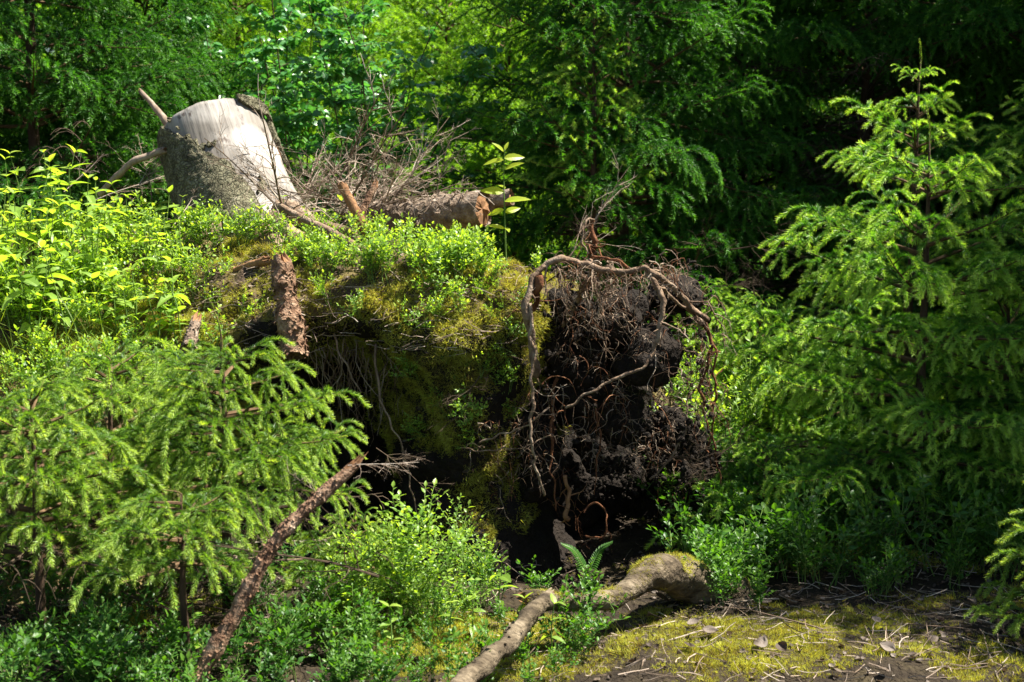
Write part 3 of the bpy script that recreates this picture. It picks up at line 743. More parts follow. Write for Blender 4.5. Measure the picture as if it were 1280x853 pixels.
# forest behind: (px, Y, height, radius, set, label)
BG = [
 (780, 8.8, 5.0, 1.35, 'D', 'large dark spruce behind the root plate, a bough with lit tips reaching left', 0.9),
 (920, 10.2, 5.6, 1.6, 'D', 'dark spruce with dead lower twigs behind the large spruce', 2.5),
 (1074, 9.6, 6.6, 1.6, 'D', 'tall spruce with a dark bare trunk showing at the top right', 2.0),
 (1225, 10.5, 6.0, 1.7, 'D', 'dense dark spruce filling the top right corner', 1.2),
 (1360, 9.0, 6.0, 1.6, 'D', 'dark spruce just beyond the right edge', 1.0),
 (50, 8.9, 4.6, 1.35, 'D', 'dark blue green spruce in the top left corner', 0.3),
 (190, 10.2, 3.1, 1.4, 'D', 'dark spruce behind the stump on its left', 0.3),
 (-110, 9.8, 6.0, 1.6, 'D', 'dark spruce just beyond the left edge', 0.4),
 (640, 12.0, 3.2, 1.2, 'S', 'mid green spruce behind the yellow leaved sapling', 0.1),
 (310, 13.0, 3.6, 1.4, 'S', 'lit spruce above the birch bush', 0.1),
 (440, 13.6, 3.4, 1.3, 'S', 'bright yellow green spruce left of the sunny gap', 0.1),
 (560, 14.6, 3.6, 1.4, 'S', 'bright sunlit spruce in the middle of the gap', 0.1),
 (515, 11.2, 1.7, 0.9, 'S', 'low sunlit spruce behind the fallen log', 0.0),
 (705, 14.2, 3.6, 1.4, 'S', 'tall spruce behind the large dark spruce', 0.1),
 (110, 13.2, 5.0, 1.8, 'S', 'half lit spruce seen through the dark ones at the left', 0.2),
 (850, 13.0, 5.5, 1.8, 'D', 'far dark spruce behind the dead twigs', 2.2),
 (1000, 14.0, 6.0, 1.9, 'S', 'far spruce with light breaking through beside the bare trunk', 1.2),
 (1150, 14.0, 6.0, 1.9, 'D', 'far dark spruce right of the bare trunk', 0.8),
 (1300, 13.5, 6.5, 1.9, 'D', 'far dark spruce at the right edge', 0.8),
 (220, 16.5, 5.5, 2.0, 'S', 'distant spruce high behind the stump', 0.2),
 (370, 17.5, 5.2, 2.0, 'S', 'distant lit spruce above the left of the gap', 0.2),
 (490, 18.5, 5.2, 2.0, 'S', 'distant lit spruce closing the gap on the left', 0.2),
 (620, 18.5, 5.2, 2.0, 'S', 'distant lit spruce closing the gap on the right', 0.2),
 (760, 18.0, 6.0, 2.1, 'S', 'distant spruce behind the big dark one', 0.2),
 (920, 18.5, 7.0, 2.2, 'D', 'distant dark spruce left of the bare trunk', 0.3),
 (1080, 18.5, 7.0, 2.2, 'D', 'distant dark spruce behind the tall young ones', 0.3),
 (1240, 18.5, 7.0, 2.2, 'D', 'distant dark spruce in the far right corner', 0.3),
 (40, 17.5, 7.0, 2.2, 'D', 'distant dark spruce in the far left corner', 0.3),
 (300, 21.5, 8.0, 2.5, 'S', 'farthest spruce behind the left side', 0.2),
 (560, 22.5, 8.0, 2.5, 'S', 'farthest spruce behind the sunny gap', 0.2),
 (700, 22.0, 8.0, 2.5, 'S', 'farthest spruce right of the sunny gap', 0.2),
 (430, 22.0, 8.0, 2.5, 'S', 'farthest spruce left of the sunny gap', 0.2),
]
for k, (px, Yd, h, R, s, lab, bb) in enumerate(BG):
    far = Yd > 13
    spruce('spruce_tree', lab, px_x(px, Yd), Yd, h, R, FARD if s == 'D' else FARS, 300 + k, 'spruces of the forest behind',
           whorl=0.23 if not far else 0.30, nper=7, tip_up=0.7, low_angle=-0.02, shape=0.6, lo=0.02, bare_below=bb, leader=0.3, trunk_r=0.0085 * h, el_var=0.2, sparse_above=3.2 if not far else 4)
# unseen trees added right of the clearing, placed and sized to shade its right side
SH = [(3.6, 7.3, 4.4, 0.85), (4.0, 6.4, 5.2, 1.4), (5.3, 8.4, 7.8, 1.8), (3.6, 3.8, 4.3, 1.3), (2.95, 5.05, 3.8, 0.95), (5.9, 6.0, 8.5, 2.0), (6.3, 11.5, 8.5, 2.0), (8.0, 9.5, 9.5, 2.2)]
for k, (x, y, h, R) in enumerate(SH):
    spruce('spruce_tree', 'dark spruce to the right of the clearing, outside the picture, ' + ['nearest the tall right spruce', 'behind the nearest one', 'level with the moss patch', 'far right and behind', 'beside the undergrowth', 'level with the root plate', 'behind the far corner', 'farthest of all'][k], x, y, h, R, FARD, 400 + k, 'spruces of the forest to the right',
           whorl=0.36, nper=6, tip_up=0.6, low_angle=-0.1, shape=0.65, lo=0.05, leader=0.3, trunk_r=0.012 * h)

# ------------------------------------------------------------------ tree stump
ax = Vector((-0.34, 0.44, 0.86)).normalized()
base = at(309, 300, 6.95)
q = Vector((0, 0, 1)).rotation_difference(ax)
stump = thing('tree_stump', 'large pale tilted tree stump, half its bark peeled off, leaning on the mossy mound', 'tree stump', tuple(base))
stump.rotation_mode = 'QUATERNION'; stump.rotation_quaternion = q
SH_, nth, nz = 0.665, 160, 90
SR = 0.285
def stump_r(th, z):
    c, s = np.cos(th), np.sin(th)
    P = np.stack([c * 1.3, s * 1.3, z * 0.8], -1)
    r = SR * (1 + 0.03 * fbm(P * 1.5, 61, 2)) * (1.0 - 0.05 * z / SH_)
    fl = np.clip(1 - (z + 0.05) / 0.38, 0, 1) ** 2
    lob = 0.5 + 0.5 * np.cos(th * 5 + 0.7)
    return r * (1 + 0.04 * (1 - z / SH_)) + fl * (0.01 + 0.055 * lob) 
th = np.linspace(0, 2 * math.pi, nth, endpoint=False); zz = np.linspace(-0.28, SH_, nz)
TH, ZZ = np.meshgrid(th, zz)
RR = stump_r(TH, ZZ) + 0.0018 * fbm(np.stack([np.cos(TH) * 14, np.sin(TH) * 14, ZZ * 2], -1), 63, 3)
rim = np.clip((ZZ - SH_ + 0.02) / 0.02, 0, 1); RR = RR - 0.008 * rim ** 2
V = np.stack([RR * np.cos(TH), RR * np.sin(TH), ZZ], -1)
V[..., 2] += np.where(ZZ > SH_ - 0.12, 0.012 * fbm(np.stack([np.cos(TH) * 3, np.sin(TH) * 3, ZZ * 0], -1), 65, 3), 0)
i = np.arange(nz - 1)[:, None] * nth; j = np.arange(nth)[None]; j2 = (j + 1) % nth
Q = np.stack([i + j, i + j2, i + nth + j2, i + nth + j], -1).reshape(-1, 4)
gs = Geo().add(V, None, Q)
link('trunk', gs.mesh('stump_trunk', M['stumpwood'], True), stump)
gs = Geo()
cr = np.linspace(1, 0, 12); Vt = np.stack([V[-1] * [1, 1, 0] * c + [0, 0, V[-1, :, 2].mean() * (1 - c) + 0 * c] + np.outer(V[-1, :, 2] * c, [0, 0, 1]) for c in cr])
Vt[..., 2] += 0.004 * fbm(Vt * 40, 67, 2) * (cr < 0.99)[:, None]
i = np.arange(11)[:, None] * nth
Q = np.stack([i + j, i + j2, i + nth + j2, i + nth + j], -1).reshape(-1, 4)
gs.add(Vt, None, Q); link('cut_face', gs.mesh('cut_face', M['loghole'], True), stump)
# bark shell; angles: local frame, the camera side is roughly theta of -90 degrees
camdir = (q.inverted() @ (Vector((0, 0, CAM_H)) - base)).normalized()
TC = math.atan2(camdir.y, camdir.x)
def rel(TH): return (TH - TC + math.pi) % (2 * math.pi) - math.pi      # positive = to the right seen from the camera
nth2, nz2 = 300, 150
th = np.linspace(0, 2 * math.pi, nth2, endpoint=False); zz = np.linspace(-0.27, SH_ - 0.004, nz2)
TH, ZZ = np.meshgrid(th, zz)
rl = rel(TH)
edge_n = 0.13 * fbm(np.stack([np.cos(TH) * 4, np.sin(TH) * 4, ZZ * 7], -1), 71, 4)
hh_ = ZZ / SH_
lim = np.interp(hh_, [-.3, 0.0, 0.18, 0.36, 0.55, 0.75, 0.9, 1.0], [0.5, 0.35, 0.30, 0.12, -0.15, -0.50, -0.80, -1.05])
mask = (rl < lim + edge_n * 1.3)
P3 = np.stack([np.cos(TH) * SR, np.sin(TH) * SR, ZZ], -1)
mask |= (fbm(P3 * [22, 22, 12], 79, 3) > 0.36) & (rl < lim + .32) & (rl > -2)
mask &= rl > -2.9
pl = np.abs(fbm(P3 * 20, 73, 3)) ; big = fbm(P3 * 6, 74, 3)
thick = np.where(mask, 0.013 + 0.012 * pl + 0.006 * big, -0.01)
Rb = stump_r(TH, ZZ) + thick
Vb = np.stack([Rb * np.cos(TH), Rb * np.sin(TH), ZZ], -1)
i = np.arange(nz2 - 1)[:, None] * nth2; j = np.arange(nth2)[None]; j2 = (j + 1) % nth2
Q = np.stack([i + j, i + j2, i + nth2 + j2, i + nth2 + j], -1)
mk = mask[:-1] | mask[1:] ; mk = mk | np.roll(mk, -1, 1)
gs = Geo().add(Vb, None, Q[mk]); link('bark', gs.mesh('stump_bark', M['stumpbark'], False), stump)
# peeled bark flake at the upper right rim
def flake(t0, t1, z0, z1, off, seed):
    n1, n2 = 40, 26
    u = np.linspace(0, 1, n1); w = np.linspace(0, 1, n2); U, Wv = np.meshgrid(u, w)
    TH = TC + t0 + (t1 - t0) * U; ed = 0.12 * fbm(np.stack([U * 5, Wv * 3, U * 0 + seed], -1), seed, 3)
    zlo = z0 + (z1 - z0) * 0.55 * (1 - U) + ed * 0.25
    ZZ = zlo + (z1 - zlo) * Wv
    outs = []
    for s in (0, 1):
        R = stump_r(TH, ZZ) + off * (0.5 + U) + s * 0.016 + 0.008 * fbm(np.stack([U * 12, Wv * 9, U * 0 + 3.3], -1), seed + 1, 3)
        outs.append(np.stack([R * np.cos(TH), R * np.sin(TH), ZZ], -1))
    V = np.stack(outs).reshape(-1, 3)
    i = np.arange(n2 - 1)[:, None] * n1 + np.arange(n1 - 1)[None]
    Q0 = np.stack([i, i + 1, i + n1 + 1, i + n1], -1).reshape(-1, 4); N0 = n1 * n2
    b = np.concatenate([np.arange(n1), np.arange(1, n2) * n1 + n1 - 1, (n2 - 1) * n1 + np.arange(n1 - 2, -1, -1), np.arange(n2 - 2, 0, -1) * n1])
    b2 = np.roll(b, -1)
    side = np.stack([b, b + N0, b2 + N0, b2], -1)
    return Geo().add(V, None, np.concatenate([Q0[:, ::-1], Q0 + N0, side]))
link('bark_flake', flake(0.62, 1.45, SH_ - 0.085, SH_ + 0.006, 0.010, 81).mesh('bark_flake', M['stumpbark']), stump, label='curled bark flake peeling from the upper right rim')
link('bark_flake', flake(1.35, 1.62, SH_ - 0.38, SH_ - 0.08, 0.008, 83).mesh('bark_flake', M['stumpbark']), stump, label='dark strip of bark along the right side')
# stump roots reaching right and down, given in world space
def world_root(parent, name, pts, r0, r1, seed, mat, sides=9, n=22, wob=0.02, rough=0.25, me_name=None, label=None, forks=0, **kw):
    n = int(n * 1.8)
    P = smooth_path(pts, n, wob, seed) 
    P = P + np.stack([fbm(P * 22, seed + 31 + q_, 2) for q_ in range(3)], -1) * wob * 0.45
    R = np.linspace(r0, r1, n) * (1 + 0.30 * fbm(P * 14, seed + 3, 3))
    g = Geo()
    rk = np.random.default_rng(seed + 99)
    if forks:
        for f_ in range(forks):
            k_ = int(rk.integers(2, n - 1)); d_ = rk.normal(0, 1, 3); d_[2] -= .8; d_[1] -= .3
            ln_ = rk.uniform(.05, .22); rr_ = R[k_] * rk.uniform(.2, .45)
            P_2 = stem_path(P[k_], d_, ln_, 8, rk, .30, -.12); tube(g, P_2, np.linspace(rr_, rr_ * .3, 9), 5, tone=rk.random(), cap=False, rough=.25, seed=f_)
            for _ in range(2):
                P_3 = stem_path(P_2[int(rk.integers(2, 7))], rk.normal(0, 1, 3) + [0, 0, -.5], ln_ * .6, 6, rk, .35, -.1); tube(g, P_3, np.linspace(rr_ * .45, rr_ * .15, 7), 4, tone=rk.random(), cap=False)
    tube(g, P, R, sides, rough=rough, seed=seed, freq=18, tone=0.5 + 0.3 * fbm(P * 5, seed + 9, 2))
    me = g.mesh(me_name or name, mat, True)
    o = link(name, me)
    if parent is not None:
        o.parent = parent
        bpy.context.view_layer.update()
        o.matrix_parent_inverse = parent.matrix_world.inverted()
    if label: o['label'] = label
    return o
bpy.context.view_layer.update()
for k, (pts, r0, r1) in enumerate([
    ([at(350, 262, 6.75), at(385, 275, 6.55), at(430, 292, 6.35), at(470, 320, 6.2)], 0.055, 0.016),
    ([at(345, 280, 6.7), at(375, 305, 6.4), at(395, 330, 6.2)], 0.06, 0.03),
    ([at(330, 295, 6.6), at(345, 320, 6.3), at(350, 345, 6.1)], 0.07, 0.03),
    ([at(275, 285, 6.7), at(235, 300, 6.5), at(200, 320, 6.4)], 0.08, 0.03)]):
    world_root(stump, 'root', pts, r0, r1, 500 + k, M['root'])

# ------------------------------------------------------------------ root plate: hanging peat, arching roots, rootlets
rp = thing('root_plate', 'dark overturned root plate hung with arching roots and crumbling peat', 'root plate', tuple(at(770, 700, 5.7)))
bpy.context.view_layer.update()
def child_mesh(parent, name, geo, mat, smooth=False, **props):
    """geometry in world coordinates, kept in place under its parent"""
    v = geo.arrays()[0]
    o = link(name, geo.mesh(name, mat, smooth), parent, **props)
    bpy.context.view_layer.update()
    o.matrix_parent_inverse = parent.matrix_world.inverted()
    return o
def ico(sub=3):
    import bmesh
    bm = bmesh.new(); bmesh.ops.create_icosphere(bm, subdivisions=sub, radius=1)
    v = np.array([x.co[:] for x in bm.verts]); t = np.array([[k.index for k in f.verts] for f in bm.faces]); bm.free()
    return v, t
I4 = ico(5); I3 = ico(3)
def clod(c, r, seed, amp=0.55):
    v, t = I4
    v2 = v * np.array(r)
    p = v2 + np.array(c)
    d = amp * fbm(p * 5.5, seed, 4, 0.6) + 0.30 * fbm(p * 18, seed + 2, 4)
    return Geo().add(p + v * (d * np.mean(r))[:, None], t)
for k, (px, py, Yd, r) in enumerate([
    (765, 400, 5.85, (.12, .14, .12)), (735, 480, 5.95, (.17, .2, .22)), (812, 452, 5.75, (.13, .13, .10)),
    (705, 385, 6.0, (.10, .15, .09)), (842, 372, 5.9, (.10, .13, .07)), (775, 520, 5.9, (.12, .16, .12)),
    (672, 560, 5.85, (.10, .16, .22)), (840, 545, 6.1, (.09, .12, .14)), (870, 600, 6.2, (.12, .12, .2)),
    (700, 440, 6.0, (.12, .15, .14)),
    (872, 635, 6.15, (.15, .14, .18)), (760, 590, 6.3, (.16, .10, .18)), (700, 620, 6.2, (.16, .10, .2))]):  # rightmost clod here added to keep sun out of the pit
    child_mesh(rp, 'peat_clod', clod(tuple(at(px, py, Yd - .1)), r, 600 + k), M['peat'], True)
ROOTS = [  # (pixel polyline with depth, start radius, end radius, material)
 ([(668, 470, 5.45), (662, 400, 5.42), (672, 345, 5.42), (700, 322, 5.45), (735, 330, 5.5), (775, 342, 5.45), (812, 338, 5.42), (838, 352, 5.45), (862, 380, 5.5), (880, 405, 5.6)], .030, .022, 'root'),
 ([(672, 345, 5.43), (671, 370, 5.45), (668, 390, 5.5)], .034, .020, 'redroot'),
 ([(664, 380, 5.40), (662, 450, 5.38), (667, 520, 5.36), (666, 570, 5.35), (676, 625, 5.35)], .016, .009, 'root'),
 ([(812, 338, 5.42), (824, 370, 5.38), (820, 410, 5.36), (804, 452, 5.34), (765, 480, 5.33), (710, 512, 5.33)], .024, .008, 'root'),
 ([(738, 318, 5.6), (742, 300, 5.6), (742, 276, 5.6)], .022, .017, 'redroot'),
 ([(742, 276, 5.6), (732, 274, 5.58), (729, 295, 5.56), (733, 322, 5.52)], .010, .007, 'root'),
 ([(735, 330, 5.5), (728, 360, 5.6), (712, 392, 5.75), (700, 430, 5.9)], .026, .03, 'root'),
 ([(740, 332, 5.5), (745, 362, 5.55), (752, 395, 5.6), (770, 410, 5.7)], .012, .008, 'root'),
 ([(822, 358, 5.45), (846, 372, 5.5), (868, 392, 5.55)], .013, .010, 'root'),
 ([(880, 405, 5.6), (868, 380, 5.65), (850, 372, 5.7), (832, 385, 5.75), (806, 420, 5.8)], .028, .028, 'root'),
 ([(880, 405, 5.6), (885, 440, 5.6), (880, 490, 5.62), (884, 560, 5.7)], .016, .008, 'redroot'),
 ([(876, 400, 5.6), (892, 425, 5.62), (896, 480, 5.65), (892, 540, 5.7), (898, 610, 5.75)], .012, .006, 'redroot'),
 ([(740, 325, 5.55), (768, 322, 5.5), (800, 332, 5.5)], .010, .012, 'redroot'),
 ([(700, 470, 5.7), (690, 530, 5.6), (690, 590, 5.55), (700, 640, 5.5)], .016, .006, 'redroot'),
 ([(812, 600, 5.6), (845, 560, 5.6), (860, 500, 5.65), (878, 470, 5.65)], .010, .006, 'root'),
 ([(600, 555, 5.45), (640, 545, 5.42), (672, 520, 5.40), (690, 508, 5.4)], .007, .007, 'root'),
 ([(575, 560, 5.45), (640, 565, 5.4), (690, 545, 5.4)], .006, .003, 'root'),
 ([(745, 500, 5.6), (748, 560, 5.55), (745, 620, 5.5)], .012, .003, 'redroot'),
 ([(712, 650, 5.5), (710, 620, 5.5), (709, 595, 5.5)], .022, .018, 'rotwood'),
 ([(730, 640, 5.4), (750, 628, 5.4), (758, 640, 5.4), (756, 668, 5.4), (735, 668, 5.4)], .007, .008, 'redroot'),
]
for k, (pl_, r0, r1, mt) in enumerate(ROOTS):
    world_root(rp, 'root', [at(*p_) for p_ in pl_], r0 * .50, r1 * .50, 700 + k, M[mt], n=max(14, 6 * len(pl_)), wob=0.034, rough=0.35, forks=3 + 3 * (k < 8))
# fine rootlets
rl_ = np.random.default_rng(77)
def rootlet(g, p, length, r0, seed_rng, down=0.6, d0=None, n=9):
    d = np.array(d0 if d0 is not None else seed_rng.normal(0, 1, 3), float); d /= np.linalg.norm(d)
    P = [np.array(p, float)]
    for i in range(n):
        d = d + seed_rng.normal(0, 0.38, 3) + np.array([0, -0.02, -down * 0.5]); d /= np.linalg.norm(d)
        P.append(P[-1] + d * length / n)
    P = np.array(P)
    tube(g, P, np.linspace(r0, r0 * 0.3, len(P)), 4, tone=seed_rng.random(), cap=False)
    return P
g = Geo(); g2 = Geo()
for (x0, y0, x1, y1, Yd, cnt) in [(690, 325, 860, 345, 5.46, 100), (700, 390, 860, 470, 5.65, 110), (640, 480, 860, 540, 5.65, 90), (860, 380, 905, 520, 5.62, 55), (830, 520, 900, 640, 5.85, 30), (600, 520, 690, 620, 5.6, 55), (700, 540, 840, 570, 5.75, 40), (710, 330, 780, 400, 5.55, 60)]:
    for c in range(cnt):
        p = at(x0 + (x1 - x0) * rl_.random(), y0 + (y1 - y0) * rl_.random(), Yd + rl_.normal() * 0.07)
        P = rootlet(g if rl_.random() < 0.5 else g2, p, 0.05 + 0.22 * rl_.random() ** 1.5, 0.0012 + 0.0022 * rl_.random() ** 2, rl_, 0.7)
        for e in range(3):
            k = rl_.integers(2, 9); rootlet(g, P[k], 0.03 + 0.06 * rl_.random(), 0.0010, rl_, 0.4, n=5)
child_mesh(rp, 'rootlets', g, M['root'], kind='stuff')
child_mesh(rp, 'rootlets', g2, M['redroot'], kind='stuff')
# crumbs of peat and bark caught on the roots
g = Geo(); v3, t3 = ico(1)
cr = Geo().add(v3, t3)
n_ = 2600
pp = np.array([at(660 + 230 * rl_.random(), 325 + 300 * rl_.random() ** 0.8, 5.75 + 0.14 * rl_.normal()) for _ in range(n_)])
sc = 0.004 + 0.012 * rl_.random(n_) ** 3
Mx = rot_to(rl_.normal(0, 1, (n_, 3)), (0, 0, 1), rl_.random(n_) * 6) * (sc[:, None] * (0.5 + rl_.random((n_, 3))))[:, None, :]
keep = fbm(pp * 6, 91, 3) > 0.0
g.inst(cr, Mx[keep], pp[keep]); child_mesh(rp, 'peat_crumbs', g, M['peat'], kind='stuff')
# thin roots hanging in the hollow under the mossy lip
hr = thing('hanging_roots', 'thin bare roots trailing down in the dark hollow beside the moss bulge', 'roots', tuple(at(440, 420, 5.75)))
bpy.context.view_layer.update()
g = Geo()
for c in range(85):
    p = at(385 + 150 * rl_.random(), 395 + 45 * rl_.random(), 5.72 + 0.1 * rl_.random())
    rootlet(g, p, 0.15 + 0.35 * rl_.random(), 0.0015 + 0.002 * rl_.random(), rl_, 1.0, (rl_.normal() * .4, 0, -1), 12)
child_mesh(hr, 'rootlets', g, M['root'], kind='stuff')
world_root(hr, 'root', [at(470, 430, 5.6), at(478, 500, 5.5), at(500, 560, 5.45), at(525, 650, 5.4)], .006, .003, 801, M['root'], sides=5)
world_root(hr, 'root', [at(415, 400, 5.7), at(430, 450, 5.65), at(450, 490, 5.6)], .005, .003, 802, M['root'], sides=5)

def moss_on(obj_mesh_obj, dens, name, label, size=.8, thr=0.25):
    me = obj_mesh_obj.data; mw = np.array(obj_mesh_obj.matrix_world)
    v = np.empty(len(me.vertices) * 3); me.vertices.foreach_get('co', v); v = v.reshape(-1, 3) @ mw[:3, :3].T + mw[:3, 3]
    Qx = np.array([p_.vertices[:] for p_ in me.polygons if len(p_.vertices) == 4])
    p_, n_2 = scatter_quads(v, Qx, dens, lambda p, n: np.clip((n[:, 2] > thr) * (fbm(p * 9, 47, 3) * 3 + .5), 0, 1), rng)
    o_ = moss_object(name, p_, n_2, rng, size); o_['label'] = label

# ------------------------------------------------------------------ dead wood
def snag(name, label, cat, p0, p1, r0, r1, seed, mat, broken=True, sides=26, n=40, split=0.05, wob=0.012, mid=None, mid_r=None, rough=0.35, flakes=0, path=None, radii=None):
    pts = [p0, (Vector(p0) * .5 + Vector(p1) * .5) if mid is None else mid, p1]
    o = thing(name, label, cat, tuple(p0))
    if path: pts = path
    P = smooth_path(pts, n, wob, seed) - np.array(p0)
    R = np.interp(np.linspace(0, 1, n), np.linspace(0, 1, len(radii)), radii) if radii else np.interp(np.linspace(0, 1, n), [0, .5, 1], [r0, mid_r or (r0 + r1) / 2, r1])
    g = Geo()
    T, Nn, B = frames(P)
    a = np.linspace(0, 2 * math.pi, sides, endpoint=False)
    D = Nn[:, None, :] * np.cos(a)[None, :, None] + B[:, None, :] * np.sin(a)[None, :, None]
    q_ = P[:, None, :] + D * R[:, None, None]
    k = 1 + rough * fbm(q_ * 14 * (0.05 / max(r0, .02)) ** 0.3, seed, 4, .6)
    Vv = P[:, None, :] + D * (R[:, None] * k)[..., None]
    if broken:
        jag = split * (0.3 + np.abs(vnoise(np.stack([np.cos(a) * 3.3, np.sin(a) * 3.3, a * 0], -1), seed + 4)) * 1.5)
        w = np.clip((np.arange(n) - (n - 6)) / 5.0, 0, 1)
        Vv = Vv + T[-1][None, None] * (w[:, None] * (jag - split * 0.6)[None])[..., None]
    i = np.arange(n - 1)[:, None] * sides; j = np.arange(sides)[None]; j2 = (j + 1) % sides
    g.add(Vv, None, np.stack([i + j, i + j2, i + sides + j2, i + sides + j], -1).reshape(-1, 4))
    me = g.mesh('bark', mat, True); link('bark', me, o)
    if flakes:
        rf = np.random.default_rng(seed + 7); gf = Geo(); VV = Vv[:-4].reshape(-1, 3); CC = np.repeat(P[:-4], sides, 0)
        k_ = rf.integers(0, len(VV), flakes); pos = VV[k_]; out = pos - CC[k_]; out /= np.linalg.norm(out, axis=1)[:, None]
        ax_ = T[len(T) // 2] * rf.choice([-1, 1], flakes)[:, None] + out * rf.uniform(.1, .7, flakes)[:, None] + rf.normal(0, .35, (flakes, 3))
        fl_ = Geo().add([(-.1, -.35, 0), (.5, -.5, .08), (1, 0, .25), (.5, .45, .05), (-.1, .35, 0), (0, -.3, -.1), (.5, -.45, -.04), (.95, 0, .15), (.5, .4, -.06), (0, .3, -.1)], [[0, 1, 4], [1, 3, 4], [1, 2, 3], [5, 9, 6], [6, 9, 8], [6, 8, 7]], [[0, 5, 6, 1], [1, 6, 7, 2], [2, 7, 8, 3], [3, 8, 9, 4]])
        Mf = np.stack([rot_to(ax_[i:i + 1], tuple(out[i]))[0] for i in range(flakes)]) * rf.uniform(.3, 1.0, flakes)[:, None, None] * r0 * .42
        gf.inst(fl_, Mf, pos - out * .001, rf.normal(0, .2, flakes))
        link('bark_scales', gf.mesh('bark_scales', mat), o, kind='stuff')
    g = Geo(); c = Vv[-1].mean(0)
    ring = Vv[-2] * 0.93 + Vv[-2].mean(0) * 0.07 
    jj = np.arange(sides)
    inner = ring + T[-1] * split * 0.1
    pith = (inner.mean(0) + (inner - inner.mean(0)) * 0.45) + T[-1][None] * (split * (0.2 + 1.2 * np.random.default_rng(seed).random(sides)))[:, None]
    Vc = np.concatenate([inner, pith, [inner.mean(0) + T[-1] * split * 0.5]])
    g.add(Vc, np.stack([sides + jj, sides + (jj + 1) % sides, np.full(sides, 2 * sides)], -1), np.stack([jj, (jj + 1) % sides, sides + (jj + 1) % sides, sides + jj], -1))
    link('broken_end', g.mesh('broken_end', M['rotwood']), o)
    return o
snag('broken_snag', 'short broken reddish trunk standing upright against the mossy bank', 'snag', at(368, 445, 5.5), at(352, 330, 5.62), .054, .042, 901, M['redbark'], split=.03, flakes=420, rough=.5)
snag('broken_branch', 'thick broken flaky branch leaning up to the right at the lower left', 'broken branch', at(245, 850, 3.80), at(437, 585, 4.0), .027, .016, 902, M['redbark'], split=.05, mid=at(338, 690, 3.9), wob=.012, flakes=700, rough=.55)
snag('rotten_root', 'mossy bent dead root lying in front of the dark hollow', 'dead root', at(960, 800, 5.1), at(660, 752, 4.34), .14, .028, 903, M['deadroot'], split=.03, rough=.42, n=90, sides=44, wob=.02,
     path=[at(1010, 850, 5.2), at(960, 790, 5.1), at(905, 745, 4.95), at(860, 722, 4.8), at(820, 718, 4.62), at(780, 738, 4.5), at(730, 752, 4.4), at(660, 750, 4.34)], radii=[.10, .11, .095, .072, .052, .036, .029, .027])
snag('fallen_branch', 'dead branch sloping down to the bottom edge from the bent root', 'fallen branch', at(555, 885, 3.6), at(684, 744, 4.32), .032, .025, 904, M['deadroot'], wob=.022, split=.03, flakes=120, rough=.6)
snag('fallen_branch', 'short dark rotten branch low in the shade right of the leaning branch', 'fallen branch', at(305, 815, 4.2), at(418, 787, 4.3), .026, .014, 905, M['redbark'], wob=.02, split=.02)
lg_ = snag('fallen_log', 'barked log lying behind the mound, its brown end facing right', 'log', at(450, 280, 7.0), at(604, 262, 6.65), .092, .084, 906, M['logbark'], wob=.01, split=.012, rough=.22, flakes=420)
snag('fallen_log', 'grey log lying behind the brown ended log', 'log', at(480, 265, 8.0), at(640, 248, 7.7), .05, .045, 907, M['logbark'], wob=.01, split=.012)
snag('broken_branch', 'upright broken branch stub sticking out of the brush right of the stump', 'broken branch', at(468, 310, 6.4), at(428, 232, 6.5), .024, .022, 908, M['rotwood'], split=.02, wob=.006)
snag('broken_branch', 'reddish rotten branch stub leaning beside the upright one', 'broken branch', at(440, 296, 6.6), at(466, 232, 6.7), .022, .016, 909, M['redbark'], split=.03)
snag('broken_branch', 'reddish spike of wood right behind the stump', 'broken branch', at(352, 240, 7.2), at(345, 178, 7.25), .028, .018, 910, M['redroot'], split=.03)
snag('broken_branch', 'bleached stick crossing the roots at the foot of the stump', 'broken branch', at(345, 255, 6.4), at(466, 318, 6.1), .016, .020, 911, M['root'], split=.02)
snag('broken_branch', 'grey branch rising behind the top left of the stump', 'broken branch', at(240, 185, 7.6), at(176, 116, 7.7), .030, .012, 912, M['deadtwig'], split=.02)
snag('broken_branch', 'grey forked branch on the left of the stump', 'broken branch', at(125, 243, 7.1), at(205, 190, 7.0), .016, .018, 913, M['deadtwig'], split=.02, mid=at(165, 205, 7.0))
snag('broken_branch', 'short rotten stick lying in the leaves above the broken snag', 'broken branch', at(292, 337, 6.0), at(333, 325, 5.9), .012, .022, 914, M['rotwood'], split=.03)
snag('wood_stub', 'small hollow split stub in the moss left of the broken snag', 'wood stub', at(236, 437, 5.35), at(244, 404, 5.45), .028, .020, 915, M['logbark'], split=.04, rough=.7, flakes=160)

bpy.context.view_layer.update()
for o_ in scene.objects:
    if o_.name.startswith('rotten_root'):
        moss_on([c for c in o_.children if c.name.startswith('bark')][0], 9000, 'root_moss', 'thin moss growing along the top of the bent dead root', .6, .3)
        break
